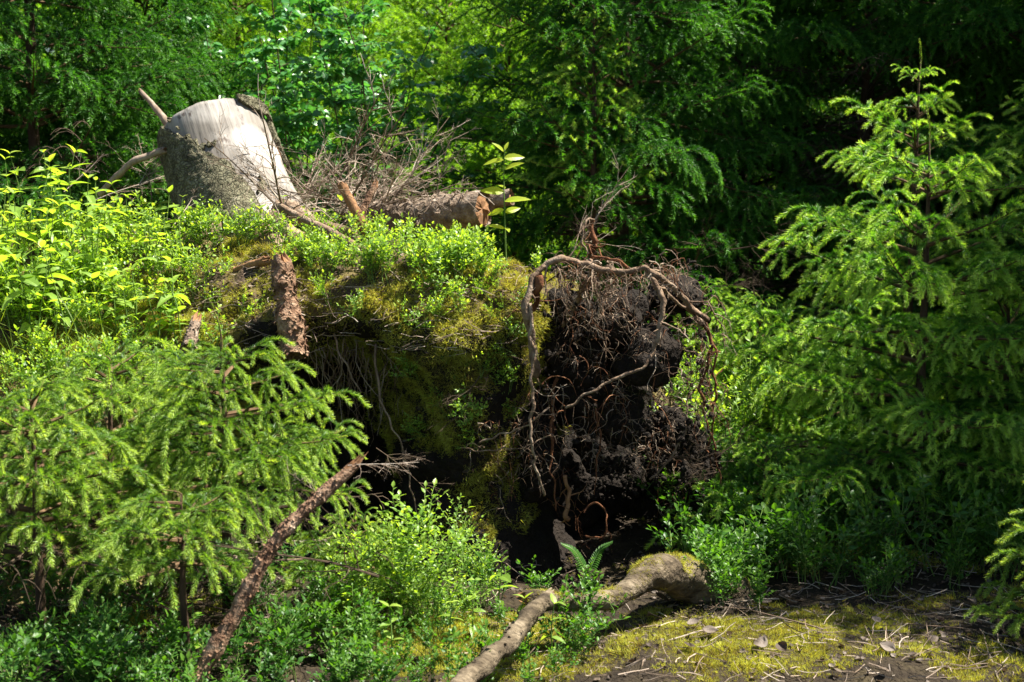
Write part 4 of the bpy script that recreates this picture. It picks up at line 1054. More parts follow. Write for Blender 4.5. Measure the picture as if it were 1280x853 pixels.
# brush heap right of the stump
DB = [dead_branch_geo(L, 50 + i, rd).mesh('dead_branch', M['deadtwig']) for i, (L, rd) in enumerate([(0.9, .007), (0.7, .006), (0.5, .005), (1.1, .009)])]
DBd = [dead_branch_geo(L, 60 + i, rd).mesh('dead_branch', M['darktwig']) for i, (L, rd) in enumerate([(0.9, .006), (0.6, .005), (1.1, .008)])]
br = random.Random(8)
def dead_branch(px, py, Yd, az, el, sc, label, group, pool=DB, roll=0):
    o = thing('dead_branch', label, 'dead branch', tuple(at(px, py, Yd)), 0, group, br.choice(pool))
    o.rotation_euler = (roll, -el, az); o.scale = (sc,) * 3
    return o
for k in range(38):
    px = 350 + 140 * br.random(); py = 296 - 40 * br.random()
    dead_branch(px, py, 6.6 + 0.8 * br.random(), br.uniform(-3.14, 3.14), br.uniform(0.0, 1.1), br.uniform(0.5, 0.85), 'bare grey dead branch tangled in the brush heap right of the stump', 'dead branches of the brush heap')
dead_branch(470, 300, 6.9, 2.4, 0.95, 0.75, 'bare dead branch rising highest out of the left of the brush heap', 'dead branches of the brush heap')
dead_branch(540, 262, 7.4, 0.4, 1.25, 0.55, 'thin curved dead branch standing up behind the fallen logs', 'dead branches of the brush heap')
for k, (px, py, Yd, az, el, sc) in enumerate([(150, 260, 7.0, 0.5, 0.8, .5), (190, 250, 7.1, 2.0, 1.0, .45), (120, 250, 7.3, 0.2, 0.4, .6), (215, 285, 6.6, 1.2, 0.7, .4), (80, 240, 7.4, .6, .7, .6)]):
    dead_branch(px, py, Yd, az, el, sc, 'bare dead branch standing in the shade left of the stump', 'dead branches left of the stump')
for k in range(8):
    dead_branch(700 + 230 * br.random(), 300 + 90 * br.random(), 6.8 + 1.2 * br.random(), br.uniform(-3, 3), br.uniform(0.0, 0.6), br.uniform(.4, .7), 'thin dark dead branch in the shade behind the root arch', 'dead branches behind the root arch', DBd)
dead_branch(705, 330, 6.4, .5, .8, .5, 'pale dead branch rising behind the root arch', 'dead branches behind the root arch')
dead_branch(435, 582, 4.0, -.1, .12, .3, 'thin forked twig on the end of the leaning broken branch', 'loose dead twigs')
dead_branch(405, 620, 3.95, 2.6, .2, .16, 'short forked twig on the upper side of the leaning broken branch', 'loose dead twigs')
for k, (px, py, Yd, az, el, sc, pool) in enumerate([(470, 560, 5.2, .2, -.6, .3, DBd), (600, 470, 5.2, 2.8, -.9, .3, DBd)]):
    dead_branch(px, py, Yd, az, el, sc, 'thin dark dead branch hanging before the hollow, ' + ('under the moss bulge' if px > 550 else 'nearer the broken snag'), 'dead branches in the hollow', pool)
for k in range(34):
    px, py = 20 + 500 * br.random(), 640 + 190 * br.random()
    dead_branch(px, py, 4.3 + .5 * br.random(), br.uniform(-3, 3), br.uniform(-.3, .8), br.uniform(.25, .6), 'thin dead branch in the dark under the young spruces', 'dead branches under the young spruces', DBd if k % 3 else DB)
for k in range(10):
    dead_branch(830 + 110 * br.random(), 560 + 100 * br.random(), 5.6 + .3 * br.random(), br.uniform(-3, 3), br.uniform(-.3, .8), br.uniform(.25, .5), 'thin dead branch in the shade beside the root plate', 'dead branches beside the root plate', DBd)
for k in range(12):
    h = drop(880 + 390 * br.random(), 745 + 90 * br.random())[0]
    if h is None: continue
    o = thing('dead_branch', 'thin pale dead twig lying on the mossy ground at the bottom right', 'dead branch', (h.x, h.y, h.z + .015), 0, 'twigs on the mossy ground', DB[k % 3])
    o.rotation_euler = (br.uniform(-.2, .2), br.uniform(-.08, .08), br.uniform(-3, 3)); o.scale = (br.uniform(.25, .5),) * 3

# ------------------------------------------------------------------ leafy plants
def leaf_geo(L, W, segs=4, fold=0.25, curl=0.35, serr=0.0, tip=1.0, tone=(0.45, 0.6)):
    u = np.linspace(0, 1, segs + 1)
    w = W / 2 * np.sin(np.pi * u ** 0.72) ** 0.85
    w[0] = W * 0.04; w[-1] = 0
    if serr: w[1:-1:2] *= 1 - serr
    x = L * u; z = -curl * L * u ** 2 + 0.12 * L * u
    mid = np.stack([x, 0 * x, z], -1)
    l = np.stack([x, w, z + fold * w], -1); r_ = np.stack([x, -w, z + fold * w], -1)
    V = np.concatenate([mid, l, r_]); n = segs + 1
    Q = []
    for i in range(segs):
        Q.append([i, i + 1, n + i + 1, n + i]); Q.append([i + 1, i, 2 * n + i, 2 * n + i + 1])
    tn = np.concatenate([np.full(n, tone[1]), np.full(2 * n, tone[0])])
    return Geo().add(V, None, Q, tn)
small_leaf = leaf_geo(0.026, 0.0145, 3, 0.2, 0.2)
herb_leaf = leaf_geo(0.10, 0.046, 7, 0.18, 0.38, 0.10)
def bilberry(seed, h=0.30, stems=6, leaf=small_leaf, lscale=1.0, twigs=5, gap=0.017, spread=0.42):
    r = np.random.default_rng(seed); gl, gs = Geo(), Geo()
    pos, dirs, ton = [], [], []
    def leaves(P, t0):
        L = np.linalg.norm(np.diff(P, axis=0), axis=1).sum(); k = max(3, int(L / gap))
        for i in range(k):
            u = (0.12 + 0.88 * (i + .5) / k) * (len(P) - 1); a = min(len(P) - 2, int(u)); p = P[a] + (P[a + 1] - P[a]) * (u - a)
            t = P[a + 1] - P[a]; t /= np.linalg.norm(t)
            s = np.cross(t, [0, 0, 1.0]); s /= np.linalg.norm(s) + 1e-6
            sd = 1 if i % 2 else -1
            pos.append(p); dirs.append(t * 0.5 + s * sd * 0.9 + r.normal(0, .25, 3) + [0, 0, .15]); ton.append(t0 + 0.3 * i / k)
        pos.append(P[-1]); dirs.append(t + [0, 0, .2]); ton.append(t0 + .35)
    for s in range(stems):
        a = r.random() * 6.28; sp = spread * r.random()
        P = stem_path((r.normal() * .03, r.normal() * .03, -0.02), (math.cos(a) * sp, math.sin(a) * sp, 1), h * (0.75 + .4 * r.random()), 6, r, .13)
        tube(gs, P, np.linspace(.0024, .001, len(P)), 4, cap=False)
        leaves(P[3:], 0.1)
        for t in range(twigs):
            k = r.integers(2, 6); a2 = r.random() * 6.28
            P2 = stem_path(P[k], (math.cos(a2), math.sin(a2), .9), h * .33 * (0.6 + .7 * r.random()), 4, r, .18, .05)
            tube(gs, P2, np.linspace(.0014, .0008, len(P2)), 3, cap=False)
            leaves(P2, 0.12)
    n = len(pos)
    gl.inst(leaf, rot_to(np.array(dirs), (0, 0, 1), r.normal(0, .45, n), (0.5 + .85 * r.random(n)) * lscale), np.array(pos), np.array(ton) - 0.2 + r.normal(0, .07, n))
    return gl, gs
def shrub_meshes(n, mat, **kw):
    out = []
    for s in range(n):
        gl, gs = bilberry(1000 + s + int(kw.get('h', .3) * 100), **kw)
        out.append((gl.mesh('foliage', mat), gs.mesh('stems', M['herbstem'])))
    return out
BL = shrub_meshes(5, M['leaf'], h=.26)
BT = shrub_meshes(6, M['leaf'], h=.52, stems=4, twigs=10, gap=.021, spread=.45)
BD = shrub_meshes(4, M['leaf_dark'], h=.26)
ss = random.Random(4)
def shrub(name, label, cat, loc, pool, sc, group, tilt=(0, 0)):
    o = thing(name, label, cat, loc, ss.random() * 6.28, group)
    o.rotation_euler = (tilt[0], tilt[1], ss.random() * 6.28)
    f, s = ss.choice(pool)
    link('foliage', f, o); link('stems', s, o); o.scale = (sc,) * 3
    return o
def shrubs_px(cnt, x0, y0, x1, y1, pool, smin, smax, label, group, name='bilberry_shrub', cat='shrub', poly=None):
    for k in range(cnt):
        for tr in range(8):
            px, py = ss.uniform(x0, x1), ss.uniform(y0, y1)
            if poly and not poly(px, py): continue
            h, nrm = drop(px, py)
            if h is not None and h.y < 9: break
        else: continue
        shrub(name, label, cat, (h.x, h.y, h.z - .01), pool, ss.uniform(smin, smax), group, (ss.uniform(-.15, .25), ss.uniform(-.2, .2)))
# bright shrubs on the mound top
G1 = 'bilberry shrubs on top of the mound'
shrubs_px(55, -20, 255, 150, 420, BL, .6, .9, 'leafy shrub filling the ground between the tall herbs on the left', 'shrubs between the tall herbs')
shrubs_px(36, 140, 285, 330, 400, BL, .5, .8, 'sunlit leafy bilberry shrub on the slope between the tall herbs and the broken snag', 'bilberry shrubs on the sunny slope', poly=lambda x, y: y < 300 + (340 - x) * .9)
shrubs_px(44, 345, 300, 625, 352, BL, .45, .72, 'sunlit leafy bilberry shrub on the mossy top of the mound below the brush heap', G1)
for (px, py, s_) in [(560, 350, .8), (585, 345, .85), (535, 352, .75), (555, 385, .7), (600, 352, .6), (540, 400, .5), (575, 395, .6)]:
    h, _ = drop(px, py); shrub('bilberry_shrub', 'tall sunlit bilberry shrub where the mossy bulge meets the top of the mound', 'shrub', (h.x, h.y, h.z - .01), BL, s_, 'tall bilberry shrubs above the moss bulge')
h, _ = drop(672, 345); shrub('bilberry_shrub', 'small bright leafy sprig just left of the root arch', 'shrub', (h.x, h.y, h.z), BL, .45, None)
h, _ = drop(480, 425); shrub('bilberry_shrub', 'small sprig growing out of the moss over the hollow', 'shrub', (h.x, h.y - .02, h.z), BL, .3, None, (.9, 0))
h, _ = drop(640, 420); shrub('bilberry_shrub', 'leafy sprig on the mossy face left of the long hanging root', 'shrub', (h.x, h.y - .02, h.z), BL, .4, None, (.7, 0))
shrubs_px(34, 0, 430, 260, 540, BL, .5, .8, 'leafy bilberry shrub on the lower left slope behind the young spruces', 'bilberry shrubs on the lower slope')
for (px, py) in [(615, 375), (628, 400), (640, 445), (600, 470), (590, 520), (520, 470), (450, 395), (410, 380), (655, 395), (505, 410), (612, 545), (575, 470), (560, 520), (630, 490), (595, 560), (535, 540), (645, 520), (555, 450), (300, 400), (260, 385), (215, 400)]:
    h, _ = drop(px, py)
    shrub('bilberry_shrub', 'small leafy sprig growing out of the steep mossy front of the mound', 'shrub', (h.x, h.y - .01, h.z), BL, ss.uniform(.35, .6), 'sprigs on the mossy front', (ss.uniform(.4, 1.0), ss.uniform(-.3, .3)))
# centre foreground shrubs
G2 = 'leafy shrubs in front of the hollow'
for k in range(24):
    px, py, Yd = ss.uniform(430, 620), ss.uniform(590, 800), 0
    Yd = ss.uniform(4.3, 5.2); p = at(px, py, Yd)
    zt = top_z(p.x, p.y); hgt = min(.62, max(.18, (p.z - zt + .08) * ss.uniform(.6, 1.1)))
    shrub('bilberry_shrub', 'bright leafy shrub between the young spruces and the dark hollow', 'shrub', (p.x, p.y, zt), BT, hgt / .55, G2)
for k in range(40):
    px, py = ss.uniform(400, 740), ss.uniform(755, 890); h, _ = drop(px, py)
    if h: shrub('bilberry_shrub', 'low green shrub along the bottom edge around the sloping branch', 'shrub', (h.x, h.y, h.z), BD, ss.uniform(.4, .8), 'low shrubs along the bottom edge')
for (px, py, Yd) in [(215, 800, 3.7), (265, 812, 3.68), (300, 790, 3.75), (240, 835, 3.6), (180, 820, 3.7), (330, 830, 3.62)]:
    p = at(px, py, Yd); shrub('bilberry_shrub', 'dark shrub hiding the foot of the leaning broken branch', 'shrub', (p.x, p.y, top_z(p.x, p.y)), BD, ss.uniform(.45, .7), 'shrubs at the foot of the leaning branch')
# right undergrowth: an uncountable mass of bilberries
g = Geo(); g_s = Geo()
tm = [bilberry(2000 + s, h=.27, stems=6, twigs=5) for s in range(4)]
LP = []
for k in range(62):
    h, _ = drop(ss.uniform(-30, 440), ss.uniform(725, 900))
    if h is not None: LP.append(((h.x, h.y, h.z - .02), ss.uniform(.5, .95)))
P_, S_ = [], []
for k in range(170):
    for tr in range(20):
        px, py = ss.uniform(850, 1300), ss.uniform(600, 790)
        if py < 740 + (px - 950) * -.02 + 12 * math.sin(px * .03): break
    h, _ = drop(px, py)
    if h is None or h.y > 8.5: continue
    P_.append((h.x, h.y, h.z - .02)); S_.append(ss.choice([.5, .7, .85, 1.0, 1.2]) * ss.uniform(.85, 1.15))
P_ = np.array(P_); S_ = np.array(S_)
for s in range(4):
    sel = np.arange(len(P_)) % 4 == s
    ang = rl_.random(sel.sum()) * 6.28
    Mx = rot_to(np.stack([np.cos(ang), np.sin(ang), rl_.normal(0, .1, sel.sum())], -1), (0, 0, 1), None, S_[sel])
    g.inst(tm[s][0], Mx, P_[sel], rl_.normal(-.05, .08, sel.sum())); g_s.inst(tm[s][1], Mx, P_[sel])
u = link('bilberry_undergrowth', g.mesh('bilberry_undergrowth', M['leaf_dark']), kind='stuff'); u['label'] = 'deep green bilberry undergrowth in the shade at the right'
o = link('stems', g_s.mesh('undergrowth_stems', M['herbstem']), u, kind='stuff')
g = Geo(); g_s = Geo()
P_ = np.array([q_[0] for q_ in LP]); S_ = np.array([q_[1] for q_ in LP])
for s in range(4):
    sel = np.arange(len(P_)) % 4 == s
    ang = rl_.random(sel.sum()) * 6.28
    Mx = rot_to(np.stack([np.cos(ang), np.sin(ang), rl_.normal(0, .1, sel.sum())], -1), (0, 0, 1), None, S_[sel])
    g.inst(tm[s][0], Mx, P_[sel], rl_.normal(-.15, .08, sel.sum())); g_s.inst(tm[s][1], Mx, P_[sel])  # leaf tones lowered to paint in the shade under the spruces
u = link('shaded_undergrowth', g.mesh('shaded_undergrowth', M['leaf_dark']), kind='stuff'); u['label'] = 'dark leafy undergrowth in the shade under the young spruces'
o = link('stems', g_s.mesh('undergrowth_stems', M['herbstem']), u, kind='stuff')
for (px, py, s_) in [(925, 748, .9), (945, 765, .7), (900, 762, .6), (905, 690, 1.0), (1000, 700, 1.1), (1090, 720, .9), (885, 735, .6), (1190, 735, .7), (950, 720, .7), (1115, 740, .7)]:
    h, _ = drop(px, py); shrub('bilberry_shrub', 'lighter bilberry shrub at the front of the shaded undergrowth', 'shrub', (h.x, h.y, h.z), BD, s_, 'bilberry shrubs at the front of the undergrowth')
for k in range(16):
    px, py, Yd = ss.uniform(850, 960), ss.uniform(470, 560), ss.uniform(6.3, 6.9); p = at(px, py, Yd)
    shrub('bilberry_shrub', 'lit leafy shrub behind the right side of the root plate', 'shrub', (p.x, p.y, top_z(p.x, p.y)), BT, max(.6, (p.z - top_z(p.x, p.y) + .15) / .55), 'leafy shrubs behind the root plate')

# tall herbs on the left, each leaf a part
herb_me = [leaf_geo(0.105, w_, 7, f_, c, .12, tone=t_).mesh('leaf', M['herb']) for c, t_, w_, f_ in ((.3, (.25, .45), .055, .18), (.6, (.4, .6), .048, .35), (.15, (.55, .75), .058, .12), (.45, (.75, .85), .05, .25))]
def herb(label, group, loc, h, seed, nodes=5, lsc=1.0, top_only=True):
    r = np.random.default_rng(seed)
    o = thing('leafy_herb', label, 'herb', loc, r.random() * 6.28, group)
    P = stem_path((0, 0, -.02), (r.normal() * .12, r.normal() * .12, 1), h, 8, r, .05)
    g = Geo(); tube(g, P, np.linspace(.0038, .0016, 9), 5, cap=False); link('stem', g.mesh('stem', M['herbstem'], True), o)
    a = r.random() * 3
    for k in range(nodes):
        u = (.30 + .70 * (k / max(1, nodes - 1))) * 7.99; i = int(u); p = P[i] + (P[i + 1] - P[i]) * (u - i)
        a += 1.57 + r.normal() * .15
        s = lsc * (1.0 if k < nodes - 1 else .6) * (.5 + .75 * r.random()) * (1 - .25 * abs(k / nodes - .5))
        for sd in (0, 3.14):
            lf = link('leaf', herb_me[min(3, int(r.integers(0, 3) + (k == nodes - 1)))], o, tuple(p))
            lf.rotation_euler = (r.normal() * .25, -.15 - .45 * (k == nodes - 1) + r.normal() * .2, a + sd + r.normal() * .2); lf.scale = (s,) * 3
    return o
hs = random.Random(3)
for k in range(74):
    px = hs.uniform(-15, 235); py = hs.uniform(262, 440)
    h_, _ = drop(px, py)
    if h_ is None: continue
    near_ = h_.y < 6.3
    tall = hs.uniform(.30, .50) * (1.0 if px < 130 else .62)
    herb('tall leafy herb with pale pointed leaves on the sunny left slope', 'tall herbs on the left slope', (h_.x, h_.y, h_.z), tall, 900 + k, 5 if px < 130 else 4, 1.0 if px < 130 else .85)
for k in range(5):
    h_, _ = drop(300 + 30 * k, 300 + 6 * (k % 2)); herb('small herb with pointed leaves at the foot of the stump', 'herbs at the foot of the stump', (h_.x, h_.y, h_.z), .16 + .03 * k % .07, 980 + k, 3, .75)
for k, (px, py) in enumerate([(590, 800), (620, 770), (640, 820), (690, 835), (560, 830), (240, 830), (490, 840)]):
    h_, _ = drop(px, py); herb('pale green herb among the low shrubs near the bottom edge', 'herbs near the bottom edge', (h_.x, h_.y, h_.z), .22, 990 + k, 4, .62)
# grass tuft blades on the far left slope
g = Geo()
for k in range(260):
    px, py = hs.uniform(-20, 170), hs.uniform(370, 480); h_, _ = drop(px, py)
    if h_ is None: continue
    P = stem_path(tuple(h_), (rl_.normal() * .5, rl_.normal() * .5, 1), rl_.uniform(.12, .3), 6, rl_, .06, -.14)
    w = .0022 * (1 - np.linspace(0, 1, 7) ** 2) + .0002
    s = np.array([rl_.normal(), rl_.normal(), 0]); s /= np.linalg.norm(s)
    V = np.concatenate([P - s * w[:, None], P + s * w[:, None]])
    g.add(V, None, [[i, i + 1, 8 + i, 7 + i] for i in range(6)], rl_.random())
o = link('grass', g.mesh('grass', M['grass']), kind='stuff'); o['label'] = 'thin grass blades on the left slope'

# yellow green sapling in the centre, leaves placed as in the photograph
sp0 = at(634, 345, 6.05); sap = thing('leafy_sapling', 'slender sapling with glowing yellow green leaves standing alone above the log', 'sapling', tuple(sp0))
P = np.array([list(at(px, py, 6.05) - sp0) for px, py in [(634, 350), (632, 310), (631, 270), (630, 240), (630, 205), (631, 186)]])
g = Geo(); P = smooth_path(P, 16); tube(g, P, np.linspace(.0045, .0018, 16), 6); link('stem', g.mesh('stem', M['herbstem'], True), sap)
sap_leaf = leaf_geo(0.115, 0.042, 8, .22, .18, .06, tone=(.5, .6)).mesh('leaf', M['sapling'])
for k, (px, py, tx, ty, out) in enumerate([(630, 190, 614, 177, -.3), (631, 188, 636, 176, .3), (630, 200, 601, 206, 0.0), (631, 212, 657, 202, -.4), (630, 198, 659, 196, .5), (630, 240, 597, 238, -.3), (631, 236, 622, 230, .8), (631, 252, 667, 248, .0), (631, 266, 653, 259, .5), (630, 262, 607, 270, .2), (631, 286, 607, 281, -.2), (632, 285, 637, 290, -.9)]):
    a_ = at(px, py, 6.05); b_ = at(tx, ty, 6.05 + out * .08); d = b_ - a_
    sc_ = max(.4, d.length / .125)
    mm = Matrix([list(x) for x in rot_to(np.array([list(d)]), (0.1, -.9, .8), np.array([.25 * (-1) ** k]))[0]]).to_4x4()
    lf = link('leaf', sap_leaf, sap, tuple(a_ - sp0)); lf.rotation_euler = mm.to_euler(); lf.scale = (sc_,) * 3

# birch bush behind the stump
def birch(label, x, y, h, R, seed, nst=7):
    r = np.random.default_rng(seed); z = top_z(x, y)
    o = thing('birch_bush', label, 'bush', (x, y, z), 0, 'leafy birch bushes behind the stump')
    lf = leaf_geo(.056, .042, 4, .12, .2); gl, gs = Geo(), Geo(); pos, dirs = [], []
    for s in range(nst):
        a = r.random() * 6.28; P = stem_path((r.normal() * .1, r.normal() * .1, -.05), (math.cos(a) * .28, math.sin(a) * .28, 1), h * (.7 + .35 * r.random()), 12, r, .06)
        tube(gs, P, np.linspace(.009, .002, 13), 5, cap=False)
        for t in range(44):
            k = r.integers(1, 12); a2 = r.random() * 6.28
            P2 = stem_path(P[k], (math.cos(a2), math.sin(a2), .5), R * (.35 + .6 * r.random()) * (1.15 - k / 16), 7, r, .14, -.01)
            tube(gs, P2, np.linspace(.003, .001, 8), 3, cap=False)
            for u in range(int(22)):
                k2 = r.integers(1, 7); q0 = P2[k2] + (P2[k2 + 1] - P2[k2]) * r.random()
                dd = r.normal(0, 1, 3); dd[2] = -abs(dd[2]) * .6
                pos.append(q0 + dd * .012); dirs.append(dd)
    n = len(pos)
    gl.inst(lf, rot_to(np.array(dirs), (0, 0, 1), r.normal(0, .5, n), .6 + .6 * r.random(n)), np.array(pos), r.normal(-.05, .15, n))
    link('foliage', gl.mesh('foliage', M['birch']), o); link('stems', gs.mesh('stems', M['bark']), o)
birch('broad birch bush with bluish green leaves right behind the stump', px_x(455, 9.0), 9.0, 2.2, .62, 31, 7)
birch('taller birch bush with small leaves behind and above the stump', px_x(355, 9.8), 9.8, 2.9, .6, 32, 7)

# fern like seedling before the hollow
def fern(label, base_, tips, seed):
    r = np.random.default_rng(seed); o = thing('fern', label, 'fern', tuple(base_), 0, 'small ferns before the hollow')
    pin = leaf_geo(.020, .0075, 3, .1, .2)
    for tip in tips:
        d = Vector(tip) - base_
        P = smooth_path([(0, 0, 0), tuple(d * .5 + Vector((0, 0, .03))), tuple(d)], 14)
        g = Geo(); tube(g, P, np.linspace(.0018, .0008, 14), 4, mat=1, cap=False)
        T, _, _ = frames(P); pos, dirs, sc = [], [], []
        for i in range(2, 14):
            for f in (0, .5):
                if i == 13 and f: continue
                p = P[i] if not f else (P[i] + P[min(13, i + 1)]) / 2
                for sd in (1, -1):
                    s = np.cross(T[i], [0, -.5, 1]); s /= np.linalg.norm(s); pos.append(p); dirs.append(s * sd + T[i] * .45); sc.append(1.25 * (1 - (i / 14) ** 1.5) + .25)
        g.inst(pin, rot_to(np.array(dirs), (0, -.4, 1), None, np.array(sc)), np.array(pos))
        link('frond', g.mesh('frond', [M['leaf_dark'], M['herbstem']]), o)
fern('small fern with a pale lit frond rising right before the dark hollow', at(735, 720, 4.95), [at(765, 678, 4.9), at(702, 680, 4.9)], 1)
# ------------------------------------------------------------------ ground litter
def dry_leaf(seed):
    r = np.random.default_rng(seed); n1, n2 = 8, 6
    u = np.linspace(0, 1, n1); w = np.linspace(-1, 1, n2); U, Wv = np.meshgrid(u, w)
    hw = .5 * np.sin(np.pi * np.clip(U, .02, .98)) ** .7
    x = U; y = Wv * hw * .8; z = .35 * (U - .5) ** 2 * r.normal(1, .4) + .45 * Wv ** 2 * hw * r.normal(.8, .5) + .08 * fbm(np.stack([U * 3, Wv * 3, U * 0], -1), seed, 2)
    V = np.stack([x - .5, y, z], -1)
    i = np.arange(n2 - 1)[:, None] * n1 + np.arange(n1 - 1)[None]
    return Geo().add(V, None, np.stack([i, i + 1, i + n1 + 1, i + n1], -1).reshape(-1, 4), r.random())
DL = [dry_leaf(s) for s in range(6)]
DLm = [d.mesh('dry_leaf', M['litter']) for d in DL]
for k in range(26):
    px, py = (ss.uniform(800, 1270), ss.uniform(735, 850)) if k > 6 else (ss.uniform(930, 990), ss.uniform(740, 775))
    h, _ = drop(px, py)
    o = thing('dry_leaf', 'curled grey brown dead leaf lying on the mossy ground at the bottom right', 'dead leaf', (h.x, h.y, h.z + .022), 0, 'dead leaves on the mossy ground', DLm[k % 6])
    o.rotation_euler = (ss.uniform(-.5, .5), ss.uniform(-.5, .5), ss.uniform(-3, 3)); o.scale = (ss.uniform(.03, .055),) * 3
# fine litter: leaf scraps, needles and chips over ground and mound
def litter(name, V, Q, fn, dens, smin, smax, label):
    p, n = scatter_quads(V, Q, dens, fn, rng); g = Geo()
    for s in range(6):
        sel = np.arange(len(p)) % 6 == s; m = sel.sum()
        g.inst(DL[s], rot_to(rng.normal(0, 1, (m, 3)) * [1, 1, .35], (0, 0, 1), rng.normal(0, .5, m), rng.uniform(smin, smax, m)), p[sel] + n[sel] * .006, 0)
    print(name, len(p))
    o = link(name, g.mesh(name, M['litter']), kind='stuff'); o['label'] = label
litter('leaf_litter', Gv, Gq, lambda p, n: ((p[:, 1] > 3.6) & (p[:, 1] < 7.5) & (np.abs(p[:, 0]) < 2.6)) * .6, 420, .008, .026, 'brown leaf and bark litter on the forest floor')
litter('mound_litter', MV.reshape(-1, 3), MQ, lambda p, n: ((p[:, 1] < 7.5) & (p[:, 0] > -2.6) & (p[:, 2] > .1)) * np.where(n[:, 2] < .45, .04, .7) * np.where(p[:, 2] < .35, .1, 1), 420, .010, .03, 'dry leaf and bark scraps on the mound')
g = Geo()
for k in range(1500):
    on_m = k % 2
    px, py = (rl_.uniform(150, 660), rl_.uniform(290, 440)) if on_m else (rl_.uniform(560, 1280), rl_.uniform(700, 853))
    h, nm = drop(px, py)
    if h is None or h.y > 8: continue
    a = rl_.random() * 6.28; ln = rl_.uniform(.03, .14)
    P = stem_path(tuple(h + nm * .01), (math.cos(a), math.sin(a), rl_.normal() * .2), ln, 4, rl_, .15)
    tube(g, P, rl_.uniform(.0007, .0018), 3, tone=rl_.random(), cap=False)
o = link('twig_litter', g.mesh('twig_litter', M['deadtwig']), kind='stuff'); o['label'] = 'fine dry twigs and needles scattered over the moss'
# ------------------------------------------------------------------ labels: say where each look-alike stands
from bpy_extras.object_utils import world_to_camera_view
short = {
 'tall leafy herb with pale pointed leaves on the sunny left slope': 'tall herb with pale pointed leaves',
 'leafy shrub filling the ground between the tall herbs on the left': 'low leafy shrub among tall herbs',
 'sunlit leafy bilberry shrub on the slope between the tall herbs and the broken snag': 'sunlit bilberry shrub on the slope',
 'sunlit leafy bilberry shrub on the mossy top of the mound below the brush heap': 'sunlit bilberry shrub, mound top',
 'tall sunlit bilberry shrub where the mossy bulge meets the top of the mound': 'tall sunlit bilberry shrub',
 'small leafy sprig growing out of the steep mossy front of the mound': 'small sprig on the steep mossy face',
 'leafy bilberry shrub on the lower left slope behind the young spruces': 'bilberry shrub on the lower slope',
 'bright leafy shrub between the young spruces and the dark hollow': 'bright shrub before the hollow',
 'low green shrub along the bottom edge around the sloping branch': 'low green shrub',
 'dark shrub in the shade under the young spruces': 'dark shaded shrub',
 'lighter bilberry shrub at the front of the shaded undergrowth': 'lighter bilberry shrub before the undergrowth',
 'lit leafy shrub behind the right side of the root plate': 'lit shrub behind the root plate',
 'small herb with pointed leaves at the foot of the stump': 'small herb with pointed leaves',
 'pale green herb among the low shrubs near the bottom edge': 'pale green herb among low shrubs',
 'bare grey dead branch tangled in the brush heap right of the stump': 'grey dead branch in brush heap',
 'bare dead branch standing in the shade left of the stump': 'bare dead branch in the shade',
 'thin dark dead branch in the shade behind the root arch': 'thin dark dead branch behind',
 'thin dead branch in the dark under the young spruces': 'thin dead branch in the dark',
 'thin dead branch in the shade beside the root plate': 'thin dead branch by root plate',
 'thin pale dead twig lying on the mossy ground at the bottom right': 'thin pale twig on the mossy ground',
 'curled grey brown dead leaf lying on the mossy ground at the bottom right': 'curled grey brown dead leaf on moss',
}
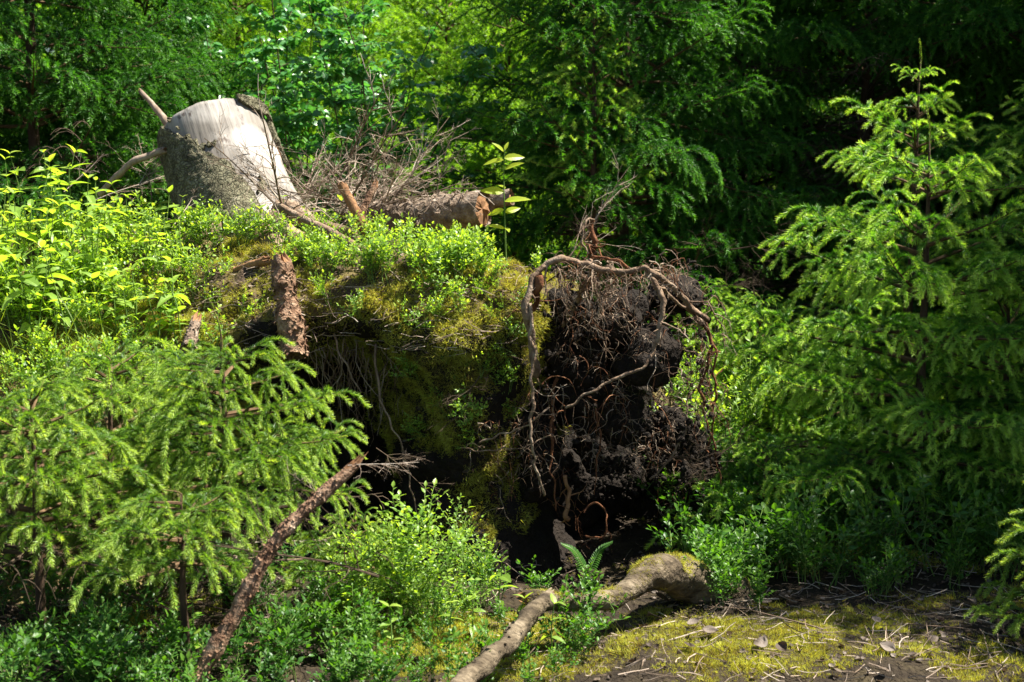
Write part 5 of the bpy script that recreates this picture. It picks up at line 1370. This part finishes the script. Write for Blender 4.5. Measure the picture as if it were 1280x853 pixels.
LM = [('the stump', 270, 210), ('the fallen log', 560, 270), ('the yellow leaved sapling', 633, 250), ('the broken snag', 360, 385), ('the root arch', 770, 340),
      ('the moss bulge', 540, 430), ('the hanging peat', 760, 480), ('the dark pit', 740, 640), ('the bent dead root', 800, 735), ('the sloping fallen branch', 615, 810),
      ('the leaning broken branch', 345, 710), ('the tipped young spruce', 275, 480), ('the left edge spruce', 50, 600), ('the tall right spruce', 1156, 380), ('the right hand undergrowth', 1050, 680),
      ('the sunlit moss patch', 940, 820), ('the bottom left corner', 30, 830), ('the bottom right corner', 1250, 830), ('the left picture edge', 15, 330), ('the split wood stub', 240, 420)]
bpy.context.view_layer.update()
byl = {}
for o in scene.objects:
    if o.parent is None and 'label' in o.keys() and 'category' in o.keys(): byl.setdefault(o['label'], []).append(o)
for lab, lst in byl.items():
    if len(lst) < 3 or 'outside the picture' in lab: continue
    seen = {}
    for o in lst:
        c = world_to_camera_view(scene, cam, o.matrix_world.translation)
        px, py = c.x * 1280, (1 - c.y) * 853
        n_, lx, ly = min(LM, key=lambda m: (m[1] - px) ** 2 + (m[2] - py) ** 2)
        dx, dy = px - lx, py - ly
        d_ = math.hypot(dx, dy)
        rel_ = 'at' if d_ < 14 else (('right of' if dx > 0 else 'left of') if abs(dx) > 1.6 * abs(dy) else ('below' if dy > 0 else 'above') if abs(dy) > 1.6 * abs(dx) else (('below' if dy > 0 else 'above') + ' and ' + ('right of' if dx > 0 else 'left of')))
        seen.setdefault((rel_, n_), []).append((d_, o))
    for (rel_, n_), os_ in list(seen.items()):
        os_.sort(key=lambda t: t[0])
        for i_, (d_, o) in enumerate(os_):
            far_ = '' if len(os_) < 2 else (['closest', 'second closest', 'third closest', 'fourth closest', 'fifth closest', 'sixth closest', 'seventh closest', 'eighth closest', 'ninth closest', 'tenth closest', 'eleventh closest', 'twelfth closest', 'thirteenth closest', 'fourteenth closest', 'fifteenth closest'] + ['sixteenth closest', 'seventeenth closest', 'eighteenth closest', 'nineteenth closest', 'twentieth closest'] + ['remote'] * 99)[i_] + ' '
            o['label'] = short[lab] + ', ' + far_ + rel_ + ' ' + n_ if lab in short else ' '.join(lab.split()[:9]) + ', ' + far_ + rel_ + ' ' + n_
            if len(o['label'].split()) > 16: o['label'] = o['label'].replace(' and left of', '').replace(' and right of', '')
print('objects', len(scene.objects), 'tris', sum(sum(len(p.vertices) - 2 for p in m.polygons) if len(m.polygons) < 5000 else len(m.loops) - 2 * len(m.polygons) for m in bpy.data.meshes))
